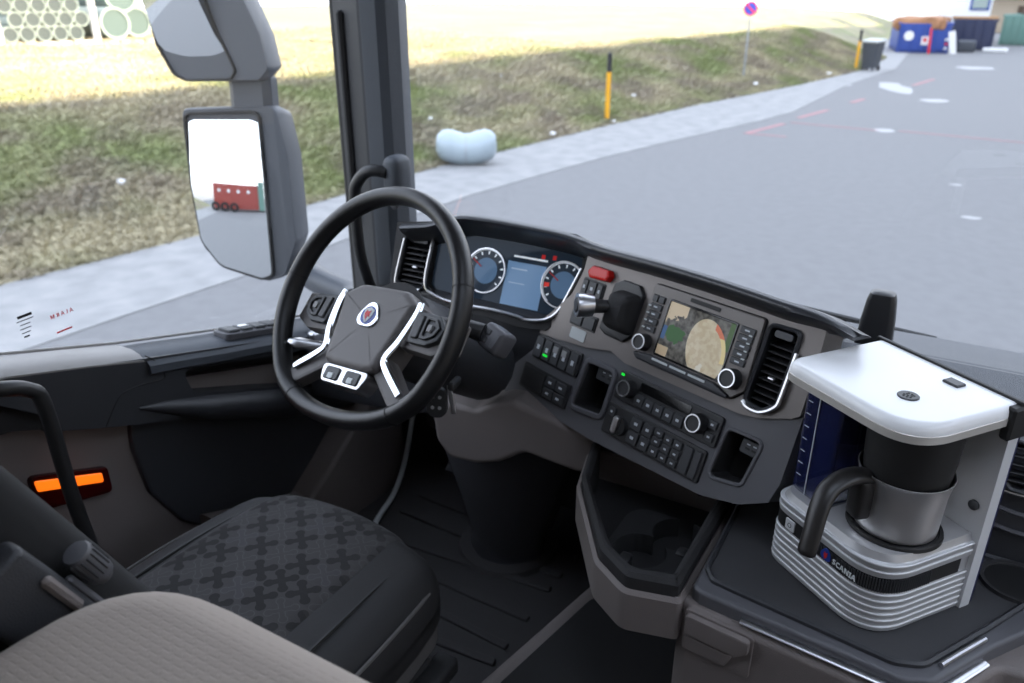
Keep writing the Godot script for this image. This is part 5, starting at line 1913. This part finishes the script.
	for q in [Vector3(-0.022, 0, 0.028), Vector3(0.018, 0, -0.040)]:
		var cy := CSGCylinder3D.new()
		cy.name = "well"
		cy.radius = 0.042
		cy.height = 0.10
		cy.sides = 28
		cy.operation = CSGShape3D.OPERATION_SUBTRACTION
		cy.material = M.soft_black
		cy.position = q + Vector3(0, 0.02, 0)
		cb.add_child(cy, true)
	for q in [Vector3(-0.335, 0.497, -0.93), Vector3(-0.262, 0.497, -0.985)]:
		m = fr()
		m.rbox(q, Vector3(0.010, 0.014, 0.012), 0.006, 4)
		part("cup_clip", m, M.black_plastic, C)
	m = fr(Transform3D(Basis(), Vector3(-0.29, 0.502, -1.168)))
	m.lathe([Vector2(0.010, 0), Vector2(0.010, 0.006), Vector2(0.006, 0.008)], 14)
	part("socket", m, M.black_plastic, C)
	m = fr()
	m.box(Vector3(-0.29, 0.502, -1.162), Vector3(0.004, 0.010, 0.002), 0.0005)
	part("socket_mark", m, M.white_print, C)
	# tray
	var lip := rounded(plan([-0.214, -1.146, -0.214, -0.876, -0.200, -0.868, 0.055, -0.842, 0.092, -0.858, 0.152, -0.955, 0.29, -1.146]), [0, 0.01, 0.01, 0.03, 0.03, 0, 0], 5)
	deck("tray_edge", lip, 0.50, 0.546, 0.006, M.lower_fascia, C)
	var matp := rounded(plan([-0.205, -1.144, -0.203, -0.92, -0.190, -0.899, 0.045, -0.866, 0.075, -0.878, 0.140, -0.985, 0.23, -1.144]), [0, 0.02, 0.01, 0.03, 0.03, 0, 0], 5)
	deck("tray_mat", matp, 0.54, 0.550, 0.002, M.tray_mat, C)
	m = fr(Transform3D(ZUP, Vector3.ZERO))
	m.ring(MB.inset(ccw(matp), -0.007), ccw(matp), 0.535, 0.554, 0.003)
	part("tray_rim", m, M.dark_plastic, C)
	m = fr(Transform3D(ZUP, Vector3(0.175, 0.5495, -1.10)))
	m.lathe([Vector2(0.038, 0), Vector2(0.046, 0), Vector2(0.045, 0.006), Vector2(0.039, 0.005)], 28, true)
	part("tray_well", m, M.soft_black, C)
	m = fr(Transform3D(ZUP, Vector3(0.175, 0.5485, -1.10)))
	m.lathe([Vector2(0.039, 0), Vector2(0.039, 0.003)], 28)
	part("well_floor", m, M.matte_black, C)
	var front := rounded(plan([-0.228, -1.145, -0.228, -0.868, -0.210, -0.856, 0.058, -0.828, 0.100, -0.845, 0.165, -0.948, 0.93, -1.04, 0.93, -1.145]), [0, 0.012, 0.012, 0.03, 0.03, 0.02, 0, 0], 5)
	deck("front_panel", front, 0.257, 0.524, 0.010, M.beige_plastic, C)
	m = fr()
	m.tube(smooth3([Vector3(-0.140, 0.532, -0.8570), Vector3(-0.05, 0.532, -0.8480), Vector3(0.045, 0.532, -0.8385), Vector3(0.066, 0.532, -0.8375), Vector3(0.088, 0.532, -0.846), Vector3(0.102, 0.532, -0.864), Vector3(0.146, 0.532, -0.938)], 4), 0.0060, 8, false, Vector2(1.0, 0.45), Vector3.UP)
	part("bright_strip", m, M.satin_chrome, C)
	m = fr()
	m.tube(smooth3([Vector3(0.096, 0.549, -0.886), Vector3(0.112, 0.549, -0.913), Vector3(0.142, 0.549, -0.962)], 4), 0.0034, 8)
	part("bright_strip", m, M.satin_chrome, C)
	# latch flap at the corner of the front
	var LF := Transform3D(Basis(Vector3.UP, -0.104), Vector3(-0.165, 0.488, -0.8510))
	m = fr(LF)
	m.prism(rounded(V2([-0.046, 0.030, 0.044, 0.030, 0.044, 0.008, 0.030, -0.004, -0.046, -0.004]), 0.006, 3), -0.006, 0.011, 0.003, 2)
	var flap := part("latch_flap", m, M.beige_plastic, C)
	m = fr(LF)
	m.prism(rounded(V2([-0.046, -0.010, 0.024, -0.010, 0.014, -0.034, -0.046, -0.034]), 0.004, 3), -0.010, 0.006, 0.002, 2)
	part("finger_plate", m, M.beige_plastic, flap)
	m = fr(LF)
	m.prism(rr(-0.050, -0.038, 0.048, 0.034, 0.006), -0.008, 0.0022, 0.001)
	part("latch_recess", m, M.beige_plastic, flap)
	deck("lower_front", rounded(plan([-0.20, -1.15, -0.20, -0.885, 0.93, -0.90, 0.93, -1.15]), 0.01, 2), 0.257, 0.40, 0.004, M.beige_plastic, C)

# ---------------------------------------------------------------- seats and bunk
func seats() -> void:
	var S := thing("driver_seat", "dark driver seat with patterned cushion cloth and folded armrest", "seat", Vector3(-0.83, 0, -0.62))
	var m := fr()
	# cushion: crowned, sides dropping
	var bend := func(q: Vector3) -> Vector3:
		var x := q.x / 0.24
		var z := q.z / 0.215
		var o := q
		if q.y > 0.0: o.y += 0.016 * (1.0 - x * x) - 0.010 * clampf(-z, 0, 1) * clampf(-z, 0, 1) - 0.012 * x * x * x * x
		o.x *= 1.0 - 0.10 * clampf(-z, 0, 1) * clampf(-z, 0, 1) * clampf(-z, 0, 1)
		o.z -= 0.030 * (1.0 - x * x) * clampf(-z, 0, 1)
		return o
	m.rbox(Vector3(-0.825, 0.392, -0.625), Vector3(0.24, 0.07, 0.215), 0.05, 14, bend)
	part("cushion", m, M.seat_side, S, 60)
	# patterned insert lies on the crown
	m = fr()
	m.rbox(Vector3(-0.838, 0.394, -0.628), Vector3(0.178, 0.072, 0.220), 0.055, 14, bend)
	part("cushion_insert", m, M.seat_cloth, S, 60, "cloth insert with dark four-lobed pattern")
	for s in [-1.0, 1.0]:
		m = fr()
		m.tube(smooth3([Vector3(-0.825 + s * 0.172, 0.468, -0.45), Vector3(-0.825 + s * 0.171, 0.468, -0.62), Vector3(-0.825 + s * 0.165, 0.460, -0.76), Vector3(-0.825 + s * 0.160, 0.440, -0.835)], 4), 0.003, 6)
		part("seam", m, M.matte_black, S)
		m = fr()
		m.tube(smooth3([Vector3(-0.825 + s * 0.232, 0.435, -0.45), Vector3(-0.825 + s * 0.234, 0.437, -0.62), Vector3(-0.825 + s * 0.224, 0.430, -0.76), Vector3(-0.825 + s * 0.205, 0.415, -0.82)], 4), 0.0035, 6)
		part("piping", m, M.seat_skirt, S)
	m = fr()
	m.rbox(Vector3(-0.825, 0.335, -0.618), Vector3(0.232, 0.055, 0.210), 0.03, 8, func(q: Vector3) -> Vector3:
		var z := q.z / 0.21
		return Vector3(q.x * (1.0 - 0.08 * clampf(-z, 0, 1)), q.y, q.z))
	part("skirt", m, M.seat_skirt, S, 60)
	m = fr()
	m.rbox(Vector3(-0.825, 0.235, -0.60), Vector3(0.205, 0.065, 0.19), 0.02, 6)
	part("bellows", m, M.soft_black, S)
	for k in 3:
		m = fr()
		m.rbox(Vector3(-0.825, 0.20 + 0.035 * k, -0.60), Vector3(0.212, 0.010, 0.197), 0.009, 5)
		part("bellows_fold", m, M.black_plastic, S)
	m = fr()
	m.rbox(Vector3(-0.825, 0.085, -0.60), Vector3(0.20, 0.085, 0.20), 0.02, 5)
	part("pedestal", m, M.black_plastic, S)
	m = fr()
	m.rbox(Vector3(-0.600, 0.255, -0.775), Vector3(0.022, 0.018, 0.05), 0.010, 5)
	part("slide_lever", m, M.black_plastic, S)
	# backrest leaning back
	var up := Vector3(0, 0.905, 0.425).normalized()
	var B := Transform3D(Basis(Vector3.RIGHT, up, Vector3.RIGHT.cross(up)), Vector3(-0.825, 0.46, -0.415))
	m = fr(B)
	m.rbox(Vector3(0, 0.36, 0.0), Vector3(0.220, 0.38, 0.062), 0.05, 12, func(q: Vector3) -> Vector3:
		var o := q
		if q.z < 0: o.z -= 0.020 * pow(absf(q.x) / 0.225, 2.0)
		o.x *= 1.0 - 0.15 * clampf(q.y / 0.38, 0, 1)
		return o)
	part("backrest", m, M.seat_back, S, 60)
	# armrest folded up against the right side of the backrest
	m = fr(B)
	m.rbox(Vector3(0.232, 0.33, 0.000), Vector3(0.016, 0.15, 0.030), 0.010, 6)
	part("armrest", m, M.dark_plastic, S)
	m = fr(B)
	m.box(Vector3(0.236, 0.335, -0.032), Vector3(0.010, 0.16, 0.008), 0.003)
	part("armrest_rail", m, M.lower_fascia, S)
	m = fr(B)
	m.box(Vector3(0.250, 0.42, -0.020), Vector3(0.008, 0.05, 0.010), 0.003)
	part("armrest_rail", m, M.beige_plastic, S)
	# ribbed adjusting knob
	var kt := B * Transform3D(Basis(Vector3.RIGHT, PI / 2), Vector3(0.225, 0.285, -0.050))
	kt.origin = Vector3(-0.592, 0.846, -0.290)
	kt.basis = Basis(Vector3.RIGHT, B.basis.z, -B.basis.y).orthonormalized()
	m = fr(kt)
	m.lathe([Vector2(0.011, -0.022), Vector2(0.0130, -0.018), Vector2(0.0130, 0.008), Vector2(0.0120, 0.015), Vector2(0.008, 0.021), Vector2(0, 0.023)], 22)
	var kn := part("knob", m, M.lower_fascia, S)
	for k in 16:
		var a := TAU * k / 16
		m = fr(kt)
		m.box(Vector3(cos(a) * 0.0130, sin(a) * 0.0130, -0.006), Vector3(0.0022, 0.0022, 0.026), 0.001, Basis(Vector3(0, 0, 1), a))
		part("knob_rib", m, M.dark_plastic, kn)
	# bunk mattress in front of the camera
	var BK := thing("bunk", "pale grey-brown woven bunk mattress behind the driver seat", "bunk", Vector3(0.15, 0.3, 0.2))
	m = fr(Transform3D(ZUP, Vector3.ZERO))
	var outl := rounded(plan([-0.560, -0.322, 0.93, -0.322, 0.93, 0.77, -0.62, 0.77]), [0.12, 0.02, 0.02, 0.02], 8)
	m.prism(outl, 0.72, 0.865, 0.050, 6, true)
	part("mattress", m, M.bed_cloth, BK, 60)
	m = fr(Transform3D(ZUP, Vector3.ZERO))
	m.prism(MB.inset(ccw(outl), 0.03), 0.25, 0.72, 0.01)
	part("bunk_box", m, M.beige_plastic, BK)

# ---------------------------------------------------------------- coffee machine on the tray
func coffee_machine() -> void:
	var A := Vector3(-0.803, 0, -0.595).normalized()
	var B := Vector3(0.595, 0, -0.803).normalized()
	var O := Vector3(0.0115, 0.5505, -0.879)
	var T := Transform3D(Basis(B, A, Vector3.UP), O)   # x = away from the front corner to the right, y = to the left, z = up
	var C := thing("coffee_machine", "silver coffee machine with white lid and black band standing on the tray", "coffee machine", O + B * 0.09 + A * 0.1)
	var foot := func(g: float) -> PackedVector2Array:
		return rounded(PackedVector2Array([Vector2(g, g), Vector2(g, 0.195 - g), Vector2(0.165, 0.195 - g), Vector2(0.165, g)]), [0.060, 0.030, 0.0, 0.0], 10)
	var ring_at := func(g: float, z: float) -> Array:
		var o := []
		for q in foot.call(g): o.append(Vector3(q.x, q.y, z))
		return o
	# ribbed lower body: one stepped skin
	var rows := [ring_at.call(0.004, 0.0)]
	for k in 6:
		var z := 0.001 + k * 0.0102
		rows.append_array([ring_at.call(0.0008, z), ring_at.call(0.0, z + 0.0012), ring_at.call(0.0, z + 0.0070), ring_at.call(0.0009, z + 0.0084), ring_at.call(0.0009, z + 0.0098)])
	rows.append(ring_at.call(0.0010, 0.0625))
	var m := fr(T)
	m.loft(rows)
	part("ribbed_base", m, M.machine_silver, C, 25)
	# bright edges of the ribs
	for k in 6:
		var e := fr(T)
		e.ring(foot.call(-0.0008), foot.call(0.004), 0.0072 + k * 0.0102, 0.0090 + k * 0.0102, 0.0004)
		part("rib_edge", e, M.machine_light, C)
	m = fr(T)
	m.prism(foot.call(0.0025), 0.0620, 0.0850)
	part("core", m, M.machine_silver, C)
	# black band with fine upright ribs round the front corner
	m = fr(T)
	var bandp := rounded(V2([0.0008, 0.0008, 0.0008, 0.1942, 0.147, 0.1942, 0.147, 0.0008]), [0.060, 0.030, 0.0, 0.006], 10)
	m.prism(bandp, 0.0630, 0.0850, 0.0)
	var band := part("band", m, M.matte_black, C)
	m = fr(T)
	var outl: PackedVector2Array = foot.call(0.0)
	# walk the outline from the left face over the round corner
	var line := PackedVector2Array([Vector2(0.088, 0.0)])
	for i in 11: line.append(outl[i])
	line.append(Vector2(0.0, 0.105))
	var walk := []
	var left := 0.0
	for i in line.size() - 1:
		var seg := line[i + 1] - line[i]
		var d := seg.normalized()
		while left < seg.length():
			walk.append([line[i] + d * left, Vector2(d.y, -d.x) * -1.0])
			left += 0.0034
		left -= seg.length()
	for w in walk:
		var b := fr(T)
		var an: float = w[1].angle()
		b.box(Vector3(w[0].x, w[0].y, 0.074), Vector3(0.0030, 0.0015, 0.0200), 0.0004, Basis(Vector3(0, 0, 1), an))
		part("band_rib", b, M.button, band)
	# power button and lettering on the left face
	var face := Transform3D(Basis(-A, Vector3.UP, -B), O)   # x runs along the face towards the front corner
	m = fr(face)
	m.prism(rr(-0.163, 0.0655, -0.146, 0.0825, 0.002), -0.001, 0.0012, 0.0004)
	var pb := part("power_button", m, M.machine_light, C)
	m = fr(face * Transform3D(Basis(), Vector3(-0.1545, 0.074, 0.001)))
	m.lathe([Vector2(0.0026, 0), Vector2(0.0036, 0), Vector2(0.0036, 0.0006), Vector2(0.0026, 0.0006)], 16, true)
	part("power_symbol", m, M.button, pb)
	text("lettering", "SCANIA", 0.0108, face * Transform3D(Basis(), Vector3(-0.0530, 0.0742, 0.0026)), M.label_white, C, 0.0008)
	m = fr(face * Transform3D(Basis(), Vector3(-0.0850, 0.0745, 0.0008)))
	var lob := PackedVector2Array()
	for k in 36:
		var a := TAU * k / 36
		lob.append(Vector2(cos(a), sin(a)) * (0.0088 + 0.0008 * cos(3.0 * (a - PI / 2))))
	m.prism(lob, 0.0, 0.0016, 0.0003)
	var em := part("emblem", m, M.emblem_blue, C, 38, "small round blue emblem with red figure")
	m = fr(face * Transform3D(Basis(), Vector3(-0.0850, 0.0745, 0.0022)))
	m.prism(V2([-0.003, 0.001, -0.002, 0.005, 0.0, 0.003, 0.003, 0.005, 0.003, 0.0, 0.002, -0.004, -0.001, -0.006, -0.002, -0.002]), 0.0, 0.0008)
	part("emblem_figure", m, M.sign_red, em)
	# upper deck of the base
	rows = []
	for k in [[0.0008, 0.0850], [0.0, 0.0862], [0.0, 0.0930], [0.0018, 0.0942], [0.0018, 0.0954], [0.0006, 0.0966], [0.0006, 0.1030], [0.0030, 0.1046], [0.0045, 0.1060], [0.008, 0.1150]]:
		rows.append(ring_at.call(k[0], k[1]))
	m = fr(T)
	m.loft(rows)
	part("deck", m, M.machine_silver, C, 25)
	for z in [0.0928, 0.1032]:
		var e := fr(T)
		e.ring(foot.call(-0.0006), foot.call(0.004), z, z + 0.0022, 0.0006)
		part("rib_edge", e, M.machine_light, C)
	var CP := Vector3(0.083, 0.062, 0.115)   # middle of the hot plate
	m = fr(T * Transform3D(Basis(), CP))
	m.lathe([Vector2(0.052, -0.001), Vector2(0.0595, -0.001), Vector2(0.0585, 0.0035), Vector2(0.054, 0.0035)], 40, true)
	part("plate_ring", m, M.matte_black, C)
	m = fr(T * Transform3D(Basis(), CP))
	m.lathe([Vector2(0.053, -0.001), Vector2(0.053, 0.0015)], 40)
	part("hot_plate", m, M.black_plastic, C)
	# upright back plate
	m = fr(T)
	m.prism(rounded(V2([0.160, -0.004, 0.160, 0.205, 0.183, 0.205, 0.183, -0.004]), [0.0, 0.0, 0.006, 0.008], 4), 0.0, 0.286)
	part("back_plate", m, M.machine_light, C)
	m = fr(T)
	m.box(Vector3(0.186, 0.10, 0.14), Vector3(0.010, 0.20, 0.29), 0.003)
	part("back_cover", m, M.blue_plastic, C)
	m = fr(T * Transform3D(Basis(Vector3(0, 0, -1), Vector3(0, 1, 0), Vector3(1, 0, 0)), Vector3(0.1605, 0.014, 0.155)))
	m.lathe([Vector2(0.0068, 0.0), Vector2(0.0068, -0.004), Vector2(0.004, -0.006), Vector2(0, -0.0062)], 20)
	part("screw_cap", m, M.button, C)
	# lid
	var lidp := func(g: float) -> PackedVector2Array:
		return rounded(PackedVector2Array([Vector2(g - 0.002, g - 0.002), Vector2(g - 0.002, 0.212 - g), Vector2(0.168, 0.212 - g), Vector2(0.168, g - 0.002)]), [0.062, 0.026, 0.0, 0.0], 10)
	rows = []
	for k in [[0.006, 0.279], [0.001, 0.2812], [0.0, 0.285], [0.0, 0.294], [0.0010, 0.3005], [0.0040, 0.3045], [0.0085, 0.3060]]:
		var row := []
		for q in lidp.call(k[0]): row.append(Vector3(q.x, q.y, k[1]))
		rows.append(row)
	m = fr(T)
	m.loft(rows)
	part("lid", m, M.machine_lid, C, 50, "smooth white lid")
	m = fr(T)
	m.ring(lidp.call(-0.0006), lidp.call(0.006), 0.2805, 0.2915, 0.001)
	part("lid_band", m, M.machine_trim, C)
	m = fr(T)
	m.box(Vector3(0.170, 0.104, 0.299), Vector3(0.006, 0.222, 0.020), 0.001)
	part("lid_seam", m, M.matte_black, C)
	m = fr(T)
	m.box(Vector3(0.168, -0.002, 0.283), Vector3(0.036, 0.014, 0.044), 0.003)
	part("hinge_block", m, M.matte_black, C)
	m = fr(T * Transform3D(Basis(), Vector3(0.062, 0.067, 0.3057)))
	m.lathe([Vector2(0.0128, 0), Vector2(0.0128, 0.0012), Vector2(0.0118, 0.0020), Vector2(0, 0.0020)], 30)
	var sv := part("steam_vent", m, M.button, C)
	for q in [Vector2(-0.006, 0.002), Vector2(-0.0055, -0.0025), Vector2(-0.0025, 0.004), Vector2(-0.0018, -0.0008), Vector2(0.0010, 0.0030), Vector2(0.0012, -0.0035), Vector2(0.0045, 0.0035), Vector2(0.0050, -0.0010), Vector2(0.0042, -0.0046), Vector2(-0.0028, -0.0055)]:
		m = fr(T * Transform3D(Basis(), Vector3(0.062 + q.x, 0.067 + q.y, 0.3075)))
		m.lathe([Vector2(0.0013, 0), Vector2(0.0013, 0.0008)], 8)
		part("vent_hole", m, M.matte_black, sv)
	m = fr(T)
	m.box(Vector3(0.142, 0.069, 0.3070), Vector3(0.016, 0.022, 0.004), 0.001)
	part("lid_button", m, M.button, C)
	# filter holder hanging under the lid
	m = fr(T * Transform3D(Basis(), Vector3(0.083, 0.062, 0.0)))
	m.lathe([Vector2(0.047, 0.176), Vector2(0.050, 0.182), Vector2(0.0535, 0.225), Vector2(0.056, 0.280)], 44)
	part("filter_holder", m, M.matte_black, C)
	# clear water tank
	var tk := rounded(V2([0.022, 0.122, 0.022, 0.196, 0.155, 0.196, 0.155, 0.122]), [0.008, 0.026, 0.006, 0.006], 6)
	m = fr(T)
	m.prism(tk, 0.110, 0.279)
	part("water_tank", m, M.tank_plastic, C, 38, "clear bluish water tank")
	m = fr(T)
	m.prism(MB.inset(ccw(tk), 0.004), 0.114, 0.118)
	part("tank_floor", m, M.tank_plastic, C)
	m = fr(T)
	m.box(Vector3(0.150, 0.158, 0.195), Vector3(0.006, 0.070, 0.165), 0.001)
	part("tank_back", m, M.blue_plastic, C)
	for k in 7:
		m = fr(T)
		m.box(Vector3(0.0216, 0.176, 0.140 + k * 0.019), Vector3(0.0008, 0.008, 0.0012), 0.0002)
		part("level_mark", m, M.label_white, C)
	m = fr(T)
	m.box(Vector3(0.0212, 0.160, 0.195), Vector3(0.0012, 0.0016, 0.165), 0.0003)
	part("tank_seam", m, M.label_white, C)
	# jug
	var J := thing("coffee_jug", "brushed steel coffee jug with black handle on the machine's hot plate", "jug", T * Vector3(0.083, 0.062, 0.1168))
	m = fr(T * Transform3D(Basis(), Vector3(0.083, 0.062, 0.1168)))
	m.lathe([Vector2(0.0, 0.0), Vector2(0.047, 0.0), Vector2(0.0505, 0.003), Vector2(0.0510, 0.008), Vector2(0.0525, 0.058), Vector2(0.0555, 0.080), Vector2(0.0572, 0.0838), Vector2(0.0574, 0.0852), Vector2(0.0562, 0.0857), Vector2(0.0545, 0.083), Vector2(0.0515, 0.060), Vector2(0.049, 0.008), Vector2(0.0, 0.006)], 56)
	part("body", m, M.steel, J, 40)
	var hp := smooth3([Vector3(-0.0230, 0.742, -0.955), Vector3(-0.046, 0.750, -0.932), Vector3(-0.066, 0.742, -0.905), Vector3(-0.0725, 0.724, -0.886), Vector3(-0.074, 0.695, -0.868), Vector3(-0.0755, 0.668, -0.855)], 6)
	var hr := []
	for i in hp.size():
		var e := float(i) / (hp.size() - 1)
		hr.append(lerpf(0.0115, 0.0088, e) if e < 0.97 else 0.006)
	m = fr()
	m.tube(hp, hr, 14, false, Vector2(1.35, 0.85))
	part("handle", m, M.handle_black, J, 60)
	m = fr()
	var ja := (T * Vector3(0.083, 0.062, 0.115))
	var hd := (Vector3(-0.046, ja.y, -0.932) - ja).normalized()
	var hx := Vector3.UP.cross(hd)
	m.xf = Transform3D(Basis(hx, Vector3.UP, hd), ja + hd * 0.052)
	m.rbox(Vector3(0, 0.052, 0.006), Vector3(0.014, 0.030, 0.012), 0.008, 6)
	part("handle_clamp", m, M.handle_black, J)

# ---------------------------------------------------------------- odds and ends
func small_things() -> void:
	# black sensor housing on the dash top against the windscreen
	var S := thing("sensor_housing", "small black sensor housing standing on the dash top before the windscreen", "sensor", Vector3(-0.08, 0.75, -1.375))
	var m := fr()
	var rows := []
	for k in [[0.7535, 0.029, 0.024], [0.80, 0.0265, 0.022], [0.836, 0.0225, 0.018], [0.847, 0.019, 0.015], [0.850, 0.013, 0.010]]:
		var row := []
		for q in rr(-k[1], -k[2], k[1], k[2], float(k[2]) * 0.5, 4): row.append(Vector3(-0.078 + q.x, k[0], -1.372 + q.y))
		rows.append(row)
	m.loft(rows)
	part("case", m, M.black_plastic, S)
	# wiper resting outside at the foot of the windscreen
	var W := thing("wiper", "black wiper blade lying along the foot of the windscreen", "wiper", Vector3(0.0, 0.62, -1.76))
	m = fr()
	m.tube([Vector3(-0.30, 0.648, -1.775), Vector3(0.017, 0.634, -1.76)], 0.009, 8)
	part("blade", m, M.matte_black, W)
	m = fr()
	m.tube([Vector3(0.10, 0.612, -1.745), Vector3(0.40, 0.604, -1.74)], 0.012, 8)
	part("arm", m, M.matte_black, W)
